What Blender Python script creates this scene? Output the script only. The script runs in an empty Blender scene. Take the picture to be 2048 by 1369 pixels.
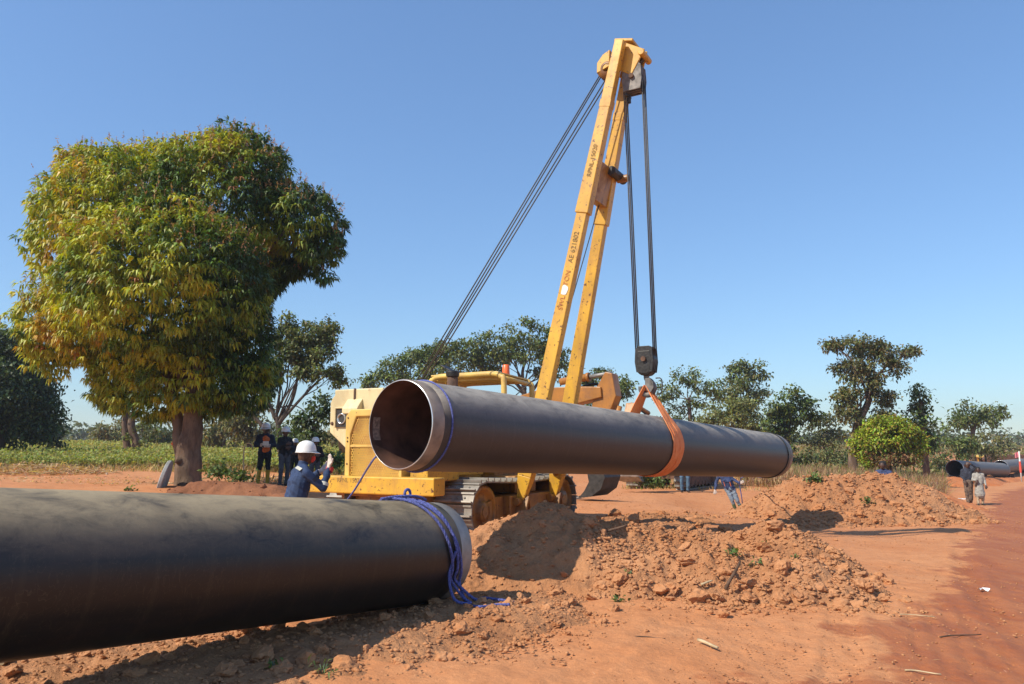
import bpy, bmesh, math, random
import numpy as np
from mathutils import Vector, Matrix, noise as mnoise
random.seed(7); np.random.seed(7)
SC = bpy.context.scene
COL = SC.collection
# ------------------------------------------------------------------ camera
F_PX, CX, CY = 1540.0, 1024.0, 684.5
CAM = Vector((0, 0, 1.65))
PITCH = math.atan((895 - CY) / F_PX)
cd = bpy.data.cameras.new('camera'); cam = bpy.data.objects.new('camera', cd); COL.objects.link(cam)
cd.lens = F_PX / 2048 * 36; cd.sensor_width = 36; cd.clip_start = .05; cd.clip_end = 3000
cam.location = CAM; cam.rotation_euler = (math.pi / 2 + PITCH, 0, 0)
SC.camera = cam
# ------------------------------------------------------------------ sky and sun
SUN_EL = math.radians(45.0)
SUN_H = Vector((-.869, -.495, 0)).normalized()          # horizontal direction towards the sun
w = bpy.data.worlds.new('World'); SC.world = w; w.use_nodes = True
nt = w.node_tree; nt.nodes.clear()
sky = nt.nodes.new('ShaderNodeTexSky'); sky.sky_type = 'NISHITA'; sky.sun_disc = False
sky.sun_elevation = SUN_EL; sky.sun_rotation = math.atan2(SUN_H.x, SUN_H.y)
sky.air_density = 1.0; sky.dust_density = .3; sky.ozone_density = 4.5; sky.altitude = 300
bg = nt.nodes.new('ShaderNodeBackground'); bg.inputs[1].default_value = .15
wo = nt.nodes.new('ShaderNodeOutputWorld')
# the same even tone curve over the whole sky (camera-like highlight roll-off)
bw = nt.nodes.new('ShaderNodeRGBToBW'); pw = nt.nodes.new('ShaderNodeMath'); pw.operation = 'POWER'; pw.inputs[1].default_value = -.29
vm = nt.nodes.new('ShaderNodeVectorMath'); vm.operation = 'SCALE'
nt.links.new(sky.outputs[0], bw.inputs[0]); nt.links.new(bw.outputs[0], pw.inputs[0]); nt.links.new(sky.outputs[0], vm.inputs[0]); nt.links.new(pw.outputs[0], vm.inputs['Scale'])
tn = nt.nodes.new('ShaderNodeVectorMath'); tn.operation = 'MULTIPLY'; tn.inputs[1].default_value = (1.0, 1.07, 1.09)
nt.links.new(vm.outputs[0], tn.inputs[0]); nt.links.new(tn.outputs[0], bg.inputs[0]); nt.links.new(bg.outputs[0], wo.inputs[0])
sd = bpy.data.lights.new('sun', 'SUN'); sun = bpy.data.objects.new('sun', sd); COL.objects.link(sun)
sd.energy = 3.9; sd.angle = math.radians(.5); sd.color = (1.0, .92, .78)
sdir = Vector((SUN_H.x * math.cos(SUN_EL), SUN_H.y * math.cos(SUN_EL), math.sin(SUN_EL)))
sun.rotation_euler = sdir.to_track_quat('Z', 'Y').to_euler(); sun.location = sdir * 60
SC.view_settings.view_transform = 'Standard'; SC.view_settings.look = 'None'
SC.view_settings.exposure = .55; SC.view_settings.gamma = 1
SC.render.engine = 'CYCLES'
SC.cycles.use_denoising = True
SC.cycles.max_bounces = 6; SC.cycles.diffuse_bounces = 3; SC.cycles.transparent_max_bounces = 8

# ------------------------------------------------------------------ helpers
def ray(px, py):
    r, u = (px - CX) / F_PX, (CY - py) / F_PX
    c, s = math.cos(PITCH), math.sin(PITCH)
    return Vector((r, c - u * s, s + u * c))
def P(px, py, Y):
    d = ray(px, py); return CAM + d * (Y / d.y)
def ray_plane(px, py, p0, n):
    d = ray(px, py); return CAM + d * ((Vector(p0) - CAM).dot(n) / d.dot(n))

class MB:
    """collects faces; build() links them as one mesh object"""
    def __init__(s): s.v = []; s.f = []; s.sm = []
    def add(s, vs, fs, smooth=False):
        o = len(s.v); s.v.extend([tuple(a) for a in vs]); s.f.extend([tuple(i + o for i in q) for q in fs])
        s.sm.extend([smooth] * len(fs)); return s
    def box(s, c, d, R=None, taper=1.0):
        c = Vector(c); vs = []
        for z in (-1, 1):
            t = taper if z > 0 else 1
            for x, y in ((-1, -1), (1, -1), (1, 1), (-1, 1)):
                p = Vector((x * d[0] / 2 * t, y * d[1] / 2 * t, z * d[2] / 2))
                vs.append(c + (R @ p if R else p))
        return s.add(vs, [(3, 2, 1, 0), (4, 5, 6, 7), (0, 1, 5, 4), (1, 2, 6, 5), (2, 3, 7, 6), (3, 0, 4, 7)])
    def beam(s, a, b, wd, ht, wd2=None, ht2=None, up=(0, 0, 1), ref=None):
        """rectangular bar from a to b; wd along side axis, ht along up-ish axis"""
        a, b = Vector(a), Vector(b); d = (b - a).normalized()
        side = d.cross(Vector(up)) if ref is None else Vector(ref) - d * d.dot(Vector(ref))
        side.normalize(); u2 = side.cross(d).normalized()
        vs = []
        for p, W, H in ((a, wd, ht), (b, wd2 or wd, ht2 or ht)):
            for x, y in ((-1, -1), (1, -1), (1, 1), (-1, 1)): vs.append(p + side * (x * W / 2) + u2 * (y * H / 2))
        return s.add(vs, [(0, 1, 2, 3), (7, 6, 5, 4), (0, 4, 5, 1), (1, 5, 6, 2), (2, 6, 7, 3), (3, 7, 4, 0)])
    def prism(s, prof, y0, y1, fn=lambda p: p):
        """profile of (x,z) points extruded along y"""
        n = len(prof)
        vs = [fn(Vector((x, y0, z))) for x, z in prof] + [fn(Vector((x, y1, z))) for x, z in prof]
        fs = [tuple(range(n)), tuple(range(2 * n - 1, n - 1, -1))]
        for i in range(n): j = (i + 1) % n; fs.append((i, i + n, j + n, j))
        return s.add(vs, fs)
    def tube(s, path, r, n=8, cap=True, smooth=True, squash=None):
        path = [Vector(p) for p in path]; m = len(path)
        rs = list(r) if isinstance(r, (list, tuple)) else [r] * m
        if len(rs) != m: rs = [float(np.interp(i / (m - 1), np.linspace(0, 1, len(rs)), rs)) for i in range(m)]
        d0 = (path[1] - path[0]).normalized()
        ref = Vector((0, 0, 1)) if abs(d0.z) < .9 else Vector((1, 0, 0))
        A = d0.cross(ref).normalized(); vs = []
        for i, p in enumerate(path):
            d = (path[min(i + 1, m - 1)] - path[max(i - 1, 0)])
            if d.length < 1e-9: d = d0
            d.normalize(); A = (A - d * A.dot(d)).normalized(); B = d.cross(A)
            for k in range(n):
                t = 2 * math.pi * k / n; vs.append(p + (A * math.cos(t) + B * math.sin(t)) * rs[i])
        fs = []
        for i in range(m - 1):
            for k in range(n):
                k2 = (k + 1) % n; fs.append((i * n + k, i * n + k2, (i + 1) * n + k2, (i + 1) * n + k))
        s.add(vs, fs, smooth)
        if cap:
            o = len(s.v) - len(vs)
            s.f.append(tuple(o + k for k in range(n - 1, -1, -1))); s.f.append(tuple(o + (m - 1) * n + k for k in range(n))); s.sm.extend([False, False])
        return s
    def lathe(s, prof, c, axis=(0, 0, 1), n=24, smooth=True, closed=False):
        """prof: (radius, height along axis)"""
        ax = Vector(axis).normalized(); ref = Vector((0, 0, 1)) if abs(ax.z) < .9 else Vector((1, 0, 0))
        A = ax.cross(ref).normalized(); B = ax.cross(A); c = Vector(c); vs = []
        for r, h in prof:
            for k in range(n):
                t = 2 * math.pi * k / n; vs.append(c + ax * h + (A * math.cos(t) + B * math.sin(t)) * r)
        fs = []; m = len(prof)
        for i in range(m if closed else m - 1):
            i2 = (i + 1) % m
            for k in range(n):
                k2 = (k + 1) % n; fs.append((i * n + k, i2 * n + k, i2 * n + k2, i * n + k2))
        return s.add(vs, fs, smooth)
    def disc(s, c, axis, r, h, n=20, smooth=False):
        s.lathe([(1e-4, 0), (r, 0), (r, h), (1e-4, h)], c, axis, n, smooth); return s
    def grid(s, fn, nu, nv, smooth=True):
        vs = [fn(i / (nu - 1), j / (nv - 1)) for i in range(nu) for j in range(nv)]
        fs = [(i * nv + j, (i + 1) * nv + j, (i + 1) * nv + j + 1, i * nv + j + 1) for i in range(nu - 1) for j in range(nv - 1)]
        return s.add(vs, fs, smooth)
    def build(s, name, m, parent=None, bevel=0, auto=True, fixn=True, sub=None):
        me = bpy.data.meshes.new(name); me.from_pydata(s.v, [], s.f)
        me.polygons.foreach_set('use_smooth', s.sm); me.update()
        if fixn:
            b = bmesh.new(); b.from_mesh(me); bmesh.ops.recalc_face_normals(b, faces=b.faces); b.to_mesh(me); b.free()
        o = bpy.data.objects.new(name, me); COL.objects.link(o)
        if m: me.materials.append(MAT[m] if isinstance(m, str) else m)
        if parent: o.parent = parent
        if bevel:
            bv = o.modifiers.new('bevel', 'BEVEL'); bv.width = bevel; bv.segments = 2; bv.limit_method = 'ANGLE'; bv.angle_limit = .6
        return o
def tag(o, label=None, cat=None, group=None, kind=None):
    if label: o['label'] = label
    if cat: o['category'] = cat
    if group: o['group'] = group
    if kind: o['kind'] = kind
    return o
def thing(name, label, cat, loc=(0, 0, 0), rz=0, group=None):
    o = bpy.data.objects.new(name, None); COL.objects.link(o); o.empty_display_size = .2
    o.location = loc; o.rotation_euler = (0, 0, rz); return tag(o, label, cat, group)
def raw_mesh(name, V, Fq, m, parent=None, smooth=False, cols=None, loc=None):
    """numpy verts (n,3), faces (k,3|4)"""
    V = np.asarray(V, dtype=np.float32); Fq = np.asarray(Fq, dtype=np.int32); k = Fq.shape[1]
    if loc is not None: V = V - np.asarray(loc, dtype=np.float32)
    me = bpy.data.meshes.new(name); me.vertices.add(len(V)); me.vertices.foreach_set('co', V.ravel())
    me.loops.add(Fq.size); me.loops.foreach_set('vertex_index', Fq.ravel())
    me.polygons.add(len(Fq)); me.polygons.foreach_set('loop_start', np.arange(0, Fq.size, k, dtype=np.int32))
    me.polygons.foreach_set('use_smooth', [smooth] * len(Fq))
    if cols is not None:
        a = me.color_attributes.new('Col', 'FLOAT_COLOR', 'POINT')
        c4 = np.ones((len(V), 4), dtype=np.float32); c4[:, :3] = cols; a.data.foreach_set('color', c4.ravel())
    me.update(calc_edges=True); me.validate()
    o = bpy.data.objects.new(name, me); COL.objects.link(o)
    me.materials.append(MAT[m] if isinstance(m, str) else m)
    if parent: o.parent = parent
    return o
def copy_obj(o, parent=None, link=True):
    c = o.copy(); COL.objects.link(c); c.parent = parent if parent else None; return c

# ------------------------------------------------------------------ numpy noise
_perm = np.random.RandomState(3).rand(256, 256)
def vnoise(x, y):
    xi = np.floor(x).astype(int); yi = np.floor(y).astype(int); fx = x - xi; fy = y - yi
    fx = fx * fx * (3 - 2 * fx); fy = fy * fy * (3 - 2 * fy)
    a = _perm[xi & 255, yi & 255]; b = _perm[(xi + 1) & 255, yi & 255]
    c = _perm[xi & 255, (yi + 1) & 255]; d = _perm[(xi + 1) & 255, (yi + 1) & 255]
    return (a * (1 - fx) + b * fx) * (1 - fy) + (c * (1 - fx) + d * fx) * fy - .5
def fbm(x, y, o=4, g=.5):
    t = 0; a = 1.0
    for i in range(o):
        t = t + a * vnoise(x * 2 ** i + 17.3 * i, y * 2 ** i - 9.1 * i); a *= g
    return t

# ------------------------------------------------------------------ materials
MAT = {}
class NT:
    def __init__(s, name):
        m = bpy.data.materials.new(name); m.use_nodes = True; MAT[name] = m; s.m = m; s.t = m.node_tree; s.t.nodes.clear()
        s.out = s.n('ShaderNodeOutputMaterial')
    def n(s, t, **k):
        nd = s.t.nodes.new(t)
        for a, b in k.items():
            if a.startswith('_'): setattr(nd, a[1:], b)
        return nd
    def l(s, a, b): s.t.links.new(a, b)
    def coord(s, kind='Object'): return s.n('ShaderNodeTexCoord').outputs[kind]
    def noise(s, scale, detail=4, rough=.55, co=None, dist=0, kind='Object', stretch=None):
        nd = s.n('ShaderNodeTexNoise'); nd.inputs['Scale'].default_value = scale; nd.inputs['Detail'].default_value = detail
        nd.inputs['Roughness'].default_value = rough; nd.inputs['Distortion'].default_value = dist
        co = co or s.coord(kind)
        if stretch:
            mp = s.n('ShaderNodeMapping'); mp.inputs['Scale'].default_value = stretch; s.l(co, mp.inputs[0]); co = mp.outputs[0]
        s.l(co, nd.inputs['Vector']); return nd.outputs[0]
    def ramp(s, f, stops):
        r = s.n('ShaderNodeValToRGB'); e = r.color_ramp.elements
        while len(e) < len(stops): e.new(.5)
        for i, (p, c) in enumerate(stops):
            e[i].position = p; e[i].color = (c, c, c, 1) if isinstance(c, (int, float)) else (*c, 1)
        s.l(f, r.inputs[0]); return r.outputs[0]
    def mix(s, f, a, b, mode='MIX'):
        x = s.n('ShaderNodeMix'); x.data_type = 'RGBA'; x.blend_type = mode
        for v, i in ((f, 0), (a, 6), (b, 7)):
            if hasattr(v, 'is_linked'): s.l(v, x.inputs[i])
            elif i == 0: x.inputs[0].default_value = v
            else: x.inputs[i].default_value = (*v, 1)
        return x.outputs[2]
    def math(s, op, a, b=None, clamp=False):
        x = s.n('ShaderNodeMath'); x.operation = op; x.use_clamp = clamp
        for v, i in ((a, 0), (b, 1)):
            if v is None: continue
            if hasattr(v, 'is_linked'): s.l(v, x.inputs[i])
            else: x.inputs[i].default_value = v
        return x.outputs[0]
    def bump(s, h, strength=.3, dist=.02):
        b = s.n('ShaderNodeBump'); b.inputs['Strength'].default_value = strength; b.inputs['Distance'].default_value = dist
        s.l(h, b.inputs['Height']); return b.outputs[0]
    def bsdf(s, col, rough=.6, metal=0, normal=None, spec=None):
        p = s.n('ShaderNodeBsdfPrincipled')
        for v, k in ((col, 'Base Color'), (rough, 'Roughness'), (metal, 'Metallic'), (spec, 'Specular IOR Level')):
            if v is None: continue
            if hasattr(v, 'is_linked'): s.l(v, p.inputs[k])
            elif k == 'Base Color': p.inputs[k].default_value = (*v, 1)
            else: p.inputs[k].default_value = v
        if normal: s.l(normal, p.inputs['Normal'])
        s.l(p.outputs[0], s.out.inputs[0]); return p

def simple(name, c, rough=.6, metal=0, var=.18, scale=6, bump=.15, bscale=40, bdist=.004, spec=None):
    t = NT(name); n1 = t.noise(scale, 5); c2 = tuple(x * (1 - 2 * var) for x in c); c3 = tuple(min(1, x * (1 + var)) for x in c)
    col = t.mix(t.ramp(n1, [(.3, 0), (.7, 1)]), c2, c3)
    t.bsdf(col, rough, metal, t.bump(t.noise(bscale, 3), bump, bdist), spec)

def paint(name, c, dirt=(.25, .12, .055), rust=(.12, .045, .02), dirt_amt=.5, chips=.62, rough=.42, streak=True, zdirt=None):
    t = NT(name)
    big = t.noise(1.6, 4); fine = t.noise(14, 6, .7); st = t.noise(9, 4, .6, stretch=(1, 1, .12))
    col = t.mix(t.ramp(big, [(.35, 0), (.7, 1)]), c, tuple(x * .72 for x in c))
    if streak: col = t.mix(t.math('MULTIPLY', t.ramp(st, [(.5, 0), (.75, 1)]), dirt_amt), col, dirt)
    d2 = t.math('MULTIPLY', t.ramp(t.noise(3.3, 6, .7), [(.48, 0), (.72, 1)]), dirt_amt)
    col = t.mix(d2, col, dirt)
    if zdirt:   # dried mud splashed on the lower parts, height in object space
        sp = t.n('ShaderNodeSeparateXYZ'); t.l(t.coord('Object'), sp.inputs[0])
        mz = t.n('ShaderNodeMapRange'); mz.inputs[1].default_value = zdirt[1]; mz.inputs[2].default_value = zdirt[0]; t.l(sp.outputs[2], mz.inputs[0])
        k = t.math('MULTIPLY', mz.outputs[0], t.ramp(t.noise(5, 6, .7), [(.3, .3), (.6, 1)]), True); col = t.mix(k, col, dirt)
    ch = t.ramp(fine, [(chips, 0), (chips + .04, 1)]); col = t.mix(ch, col, rust)
    r = t.math('ADD', t.math('MULTIPLY', d2, .3), rough)
    t.bsdf(col, r, 0, t.bump(t.math('ADD', fine, ch), .12, .003))

def leafmat(name, rough=.45, trans=.3):
    t = NT(name); a = t.n('ShaderNodeVertexColor'); a.layer_name = 'Col'
    n = t.noise(9, 2); col = t.mix(t.ramp(n, [(.3, 0), (.7, 1)]), a.outputs[0], t.mix(.75, a.outputs[0], (.9, .9, .9), 'MULTIPLY'))
    p = t.n('ShaderNodeBsdfPrincipled'); p.inputs['Roughness'].default_value = rough; t.l(col, p.inputs['Base Color'])
    tr = t.n('ShaderNodeBsdfTranslucent'); c2 = t.mix(1, col, (1.5, 1.35, .5), 'MULTIPLY'); t.l(c2, tr.inputs[0])
    m = t.n('ShaderNodeMixShader'); m.inputs[0].default_value = trans; t.l(p.outputs[0], m.inputs[1]); t.l(tr.outputs[0], m.inputs[2])
    t.l(m.outputs[0], t.out.inputs[0])

def soilmat(name, dry, dark, pale, wet=None, bs=1.0, bstr=.6):
    t = NT(name); geo = t.n('ShaderNodeNewGeometry').outputs['Position']
    n1 = t.noise(.6, 5, .6, geo); n2 = t.noise(4.5, 6, .65, geo); n3 = t.noise(38, 5, .7, geo)
    col = t.mix(t.ramp(n1, [(.32, 0), (.68, 1)]), dry, pale)
    col = t.mix(t.math('MULTIPLY', t.ramp(n2, [(.45, 0), (.75, 1)]), .55), col, dark)
    col = t.mix(t.math('MULTIPLY', t.ramp(n3, [(.5, 0), (.72, 1)]), .4), col, dark)
    col = t.mix(t.math('MULTIPLY', t.ramp(t.noise(21, 3, .5, geo), [(.62, 0), (.72, 1)]), .3), col, tuple(min(1, x * 1.35) for x in pale))
    rough = .92
    vor = t.n('ShaderNodeTexVoronoi'); vor.inputs['Scale'].default_value = 16; t.l(geo, vor.inputs['Vector'])
    h = t.math('ADD', t.math('MULTIPLY', n3, .6), t.math('ADD', n2, t.math('MULTIPLY', vor.outputs[0], -.35)))
    bumpstr = bstr
    if wet:
        at = t.n('ShaderNodeAttribute'); at.attribute_name = 'wet'
        nn = t.math('ADD', t.math('MULTIPLY', t.math('SUBTRACT', t.noise(1.7, 6, .62, geo), .5), 1.0), at.outputs['Fac'])
        k = t.ramp(nn, [(.49, 0), (.60, 1)])
        st = t.noise(2.2, 5, .6, geo, stretch=(1.6, .35, 1)); k2 = t.math('MULTIPLY', k, t.ramp(st, [(.28, .55), (.6, 1)]))
        wcol = t.mix(t.ramp(n2, [(.3, 0), (.7, 1)]), wet[0], wet[1]); col = t.mix(k2, col, wcol)
        rough = t.math('SUBTRACT', .93, t.math('MULTIPLY', k2, .26))
    t.bsdf(col, rough, 0, t.bump(h, bumpstr, .03 * bs), .25)
# ------------------------------------------------------------------ material library
soilmat('soil', (.52, .205, .078), (.37, .14, .054), (.57, .26, .115), wet=((.30, .088, .030), (.36, .118, .042)), bs=.9, bstr=.6)
soilmat('spoil', (.43, .185, .075), (.25, .10, .043), (.52, .255, .12), bs=1.5, bstr=.9)
soilmat('clod', (.44, .188, .075), (.28, .11, .047), (.52, .26, .125), bs=.8, bstr=.7)
soilmat('redsoil', (.50, .16, .052), (.37, .115, .04), (.54, .205, .08), bs=.8, bstr=.6)
soilmat('spoil_shaded', (.24, .095, .045), (.16, .065, .032), (.30, .13, .065), bs=1.0, bstr=.7)  # darker copy of the spoil, the tree's shade put into its colour
YEL = (.66, .37, .035); CREAM = (.62, .47, .19)
paint('yellow', (.72, .40, .038), dirt=(.40, .19, .06), dirt_amt=.55, chips=.59)
paint('yellow_pale', (.78, .52, .13), dirt=(.46, .27, .10), dirt_amt=.55, chips=.635)
paint('cream', (.74, .62, .34), dirt=(.50, .35, .17), dirt_amt=.5, chips=.65)
paint('yellow_muddy', (.46, .21, .025), dirt=(.16, .07, .03), dirt_amt=.95, chips=.60, zdirt=(.15, 1.2))
paint('orange_paint', (.46, .19, .035), dirt=(.22, .095, .04), dirt_amt=.7, chips=.63)
simple('steel_grey', (.34, .33, .31), .55, .35, .2, 5, .25, 25)
simple('shoe_steel', (.30, .27, .23), .6, .3, .22, 4, .3, 18, .006)
simple('dark_steel', (.055, .05, .045), .55, .3, .3, 8, .3, 30)
simple('greasy_black', (.03, .027, .024), .5, .2, .35, 9, .5, 22, .01)
simple('block_grey', (.22, .20, .18), .6, .2, .35, 7, .4, 25, .008)
simple('rust_brown', (.14, .07, .04), .8, 0, .3, 7, .4, 30)
simple('cable', (.075, .07, .062), .6, .3, .2, 30, .3, 120)
simple('rubber', (.02, .02, .02), .7, 0, .2, 10, .2, 50)
simple('beacon', (.85, .16, .04), .35, 0, .08, 6, .05)
simple('glass_lamp', (.55, .55, .52), .12, .6, .1, 20, .1)
simple('glass_dark', (.03, .035, .04), .08, 0, .1, 4, .02)
simple('rope_blue', (.105, .125, .36), .8, 0, .3, 60, .6, 130, .006)
simple('rope_blue_dark', (.09, .12, .36), .8, 0, .3, 60, .6, 130, .006)
simple('slab_grey', (.33, .33, .32), .9, 0, .15, 4, .5, 25, .006)
simple('wood_dry', (.50, .38, .22), .85, 0, .2, 8, .4, 50)
simple('wood_dark', (.13, .075, .045), .9, 0, .3, 8, .6, 40, .01)
simple('sticker', (.30, .22, .17), .8, 0, .3, 30); simple('paper', (.80, .78, .75), .8, 0, .05)
simple('flag_red', (.75, .10, .06), .8, 0, .1); simple('flag_pink', (.75, .22, .25), .8, 0, .1)
simple('pole_white', (.7, .68, .64), .7, 0, .1)
simple('hat_white', (.80, .78, .73), .35, 0, .04, 6, .03)
simple('skin', (.075, .036, .022), .5, 0, .12, 12, .1); simple('hair', (.012, .010, .009), .8, 0, .2)
simple('coverall', (.022, .046, .115), .85, 0, .22, 7, .35, 26, .012)
simple('navy', (.016, .022, .045), .88, 0, .25, 7, .35, 26, .012)
simple('jacket_blue', (.040, .060, .145), .85, 0, .22, 7, .35, 26, .012)
simple('black_cloth', (.012, .013, .017), .9, 0, .25, 7, .3, 26, .012)
simple('grey_trousers', (.075, .08, .095), .9, 0, .2, 9, .3, 30, .01)
simple('jeans', (.22, .27, .33), .9, 0, .18, 9, .35, 30, .01)
simple('boot_yellow', (.55, .33, .03), .5, 0, .15, 6, .15)
simple('boot_green', (.09, .15, .075), .5, 0, .15, 6, .15)
simple('vest_orange', (.72, .15, .025), .75, 0, .15, 8, .2)
simple('glove', (.62, .52, .44), .9, 0, .15, 20, .3, 60); simple('cuff_red', (.62, .05, .04), .8, 0, .1)
simple('reflective', (.55, .54, .46), .5, 0, .1); simple('beige', (.46, .34, .22), .9, 0, .2)
simple('denim', (.09, .17, .26), .9, 0, .2); simple('shawl', (.03, .033, .05), .9, 0, .25); simple('wrap_brown', (.15, .10, .07), .9, 0, .4, 14)
simple('kaftan', (.33, .31, .27), .9, 0, .15, 9, .3, 26, .01); simple('shoe_orange', (.45, .13, .05), .7); simple('shoe_dark', (.03, .022, .018), .6)
simple('lettering', (.26, .16, .05), .7, 0, .3, 30, 0); simple('lettering_red', (.60, .22, .05), .7, 0, .3, 30, 0); simple('patch_white', (.8, .78, .72), .6, 0, .06)
simple('maize', (.55, .42, .24), .9, 0, .3, 8, .3)
leafmat('leaf_gloss', .52, .30); leafmat('leaf', .55, .30); leafmat('grass_blade', .8, .35)

# bark
t = NT('bark'); n1 = t.noise(3, 5, .6, stretch=(1, 1, .35)); n2 = t.noise(18, 6, .7, stretch=(1, 1, .3))
c = t.mix(t.ramp(n1, [(.3, 0), (.7, 1)]), (.085, .052, .036), (.25, .17, .115)); c = t.mix(t.math('MULTIPLY', t.ramp(n2, [(.5, 0), (.7, 1)]), .6), c, (.06, .038, .028))
t.bsdf(c, .9, 0, t.bump(n2, .8, .03), .2)
t = NT('bark_dark'); n2 = t.noise(9, 6, .7, stretch=(1, 1, .3)); c = t.mix(t.ramp(n2, [(.3, 0), (.7, 1)]), (.05, .036, .028), (.14, .105, .08)); t.bsdf(c, .9, 0, t.bump(n2, .8, .03), .2)

# pipe coating: black polyethylene, dusting in brushed streaks plus a painted sunlit top, local x = pipe axis, y/z across
def coating(name, dust_lit=(.17, .145, .115), amt=.8, black=(.018, .016, .016), rough=.42):
    t = NT(name); co = t.coord('Object')
    n1 = t.noise(1.4, 6, .65, co, stretch=(.6, 1, 1)); n2 = t.noise(7, 6, .75, co, dist=.8, stretch=(.5, 1, 1)); n3 = t.noise(45, 4, .6, co)
    sp = t.n('ShaderNodeSeparateXYZ'); t.l(co, sp.inputs[0])
    up = t.n('ShaderNodeMapRange'); up.inputs[1].default_value = .10; up.inputs[2].default_value = .40; t.l(sp.outputs[2], up.inputs[0])   # dusting on the upper side, its edge painted to follow the sunlit zone
    k = t.math('MULTIPLY', up.outputs[0], t.math('ADD', t.ramp(n1, [(.34, .22), (.62, .8)]), t.math('MULTIPLY', t.math('SUBTRACT', t.ramp(n2, [(.36, 0), (.66, 1)]), .35), .75)), True)
    scr = t.noise(5, 3, .5, co, dist=2.5, stretch=(2.2, 1, 1)); ring = t.ramp(scr, [(.485, 0), (.5, 1), (.515, 0)])
    k = t.math('ADD', t.math('MULTIPLY', k, amt), t.math('MULTIPLY', t.math('MULTIPLY', ring, n2), .16), True)
    wv = t.n('ShaderNodeTexWave'); wv.wave_type = 'BANDS'; wv.bands_direction = 'X'; wv.inputs['Scale'].default_value = .75; wv.inputs['Distortion'].default_value = .6; wv.inputs['Detail'].default_value = 2; t.l(co, wv.inputs[0])
    seam = t.math('MULTIPLY', t.ramp(wv.outputs[1], [(.965, 0), (1, 1)]), t.math('MULTIPLY', n1, .045))
    k = t.math('ADD', k, seam, True)
    smear = t.math('MULTIPLY', t.ramp(t.noise(2.2, 6, .7, co, dist=.5, stretch=(.25, 1, 1)), [(.53, 0), (.66, 1)]), .12)
    base = t.mix(smear, black, (.12, .065, .035))
    col = t.mix(k, base, t.mix(t.ramp(n2, [(.3, 0), (.7, 1)]), dust_lit, tuple(x * .6 for x in dust_lit)))
    r = t.math('ADD', rough, t.math('MULTIPLY', k, .35), True)
    t.bsdf(col, r, 0, t.bump(t.math('ADD', n3, t.math('MULTIPLY', ring, .5)), .12, .003), .45)
coating('coat_near', (.50, .385, .225), .95, (.010, .010, .010), .42)
coating('coat_far', (.52, .46, .38), 1.0, (.048, .040, .036), .46)
coating('coat_grey', (.33, .31, .28), .7, (.11, .105, .10), .5)
simple('bare_steel', (.33, .31, .28), .5, .25, .2, 5, .15, 30)
simple('bare_brown', (.30, .235, .18), .55, .2, .25, 5, .15, 30)
simple('bevel_steel', (.72, .70, .66), .3, .8, .1, 8, .1)
simple('inner_rust', (.125, .055, .033), .75, 0, .3, 4, .2, 30)
t = NT('webbing'); co = t.coord('Object'); n = t.noise(8, 5, .6); wv = t.n('ShaderNodeTexWave'); wv.inputs['Scale'].default_value = 60; t.l(co, wv.inputs[0])
c = t.mix(t.ramp(n, [(.3, 0), (.7, 1)]), (.74, .20, .05), (.84, .30, .10)); t.bsdf(c, .75, 0, t.bump(wv.outputs[1], .2, .004))
# perforated steel: round holes punched through the sheet (transparent), object x/z or y/z grid
t = NT('perforated'); sp = t.n('ShaderNodeSeparateXYZ'); t.l(t.coord('Object'), sp.inputs[0])
S = .047
ry = t.math('DIVIDE', sp.outputs[2], S * .866); row = t.math('FLOOR', ry); off = t.math('MULTIPLY', t.math('MODULO', t.math('ABSOLUTE', row), 2.0), .5)
fx = t.math('SUBTRACT', t.math('FRACT', t.math('ADD', t.math('DIVIDE', sp.outputs[1], S), t.math('ADD', off, 100.0))), .5); fy = t.math('MULTIPLY', t.math('SUBTRACT', t.math('SUBTRACT', ry, row), .5), .866)
r2 = t.math('SQRT', t.math('ADD', t.math('MULTIPLY', fx, fx), t.math('MULTIPLY', fy, fy))); hole = t.math('LESS_THAN', r2, .36)
n = t.noise(4, 5, .6); col = t.mix(t.ramp(n, [(.4, 0), (.7, 1)]), (.70, .42, .075), (.48, .22, .06))
p = t.n('ShaderNodeBsdfPrincipled'); p.inputs['Roughness'].default_value = .5; t.l(col, p.inputs[0]); tb = t.n('ShaderNodeBsdfTransparent'); ms = t.n('ShaderNodeMixShader')
t.l(hole, ms.inputs[0]); t.l(p.outputs[0], ms.inputs[1]); t.l(tb.outputs[0], ms.inputs[2]); t.l(ms.outputs[0], t.out.inputs[0])

# ------------------------------------------------------------------ terrain
CT = np.array([(0, 0, 0), (0, 5, 0), (0, 8, 0), (-4, 5, .05), (3, 6, 0), (5, 9, -.03), (8, 12, -.12), (10, 18, -.2), (18, 30, -.51), (7, 24, -.42), (27, 46, -.62), (34, 56, -.65),
    (-8, 19, .74), (-7.3, 22.8, .57), (-3, 14, .08), (-1, 15, .06), (0, 17, .1), (-5, 10, .12), (-8.5, 13, .45), (-14, 19, .8), (-12, 26, .9), (-20, 40, 1.15), (-40, 100, 1.9), (0, 100, 1.6), (21, 50, .05), (45, 70, -.4),
    (5, 30, .03), (2, 20, .25), (60, 120, .8), (0, 40, .7), (0, 60, 1.1), (20, 100, 1.2), (100, 100, .5), (-100, 50, 1.6), (10, 38, .02), (20, 10, -.3), (30, 30, -.7), (-20, 5, .5), (-10, 5, .25), (0, -10, 0), (0, 300, 1.5), (150, 250, 1.0), (-200, 250, 2.0), (12, 23, -.3), (4, 26, .1)], dtype=float)
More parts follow.
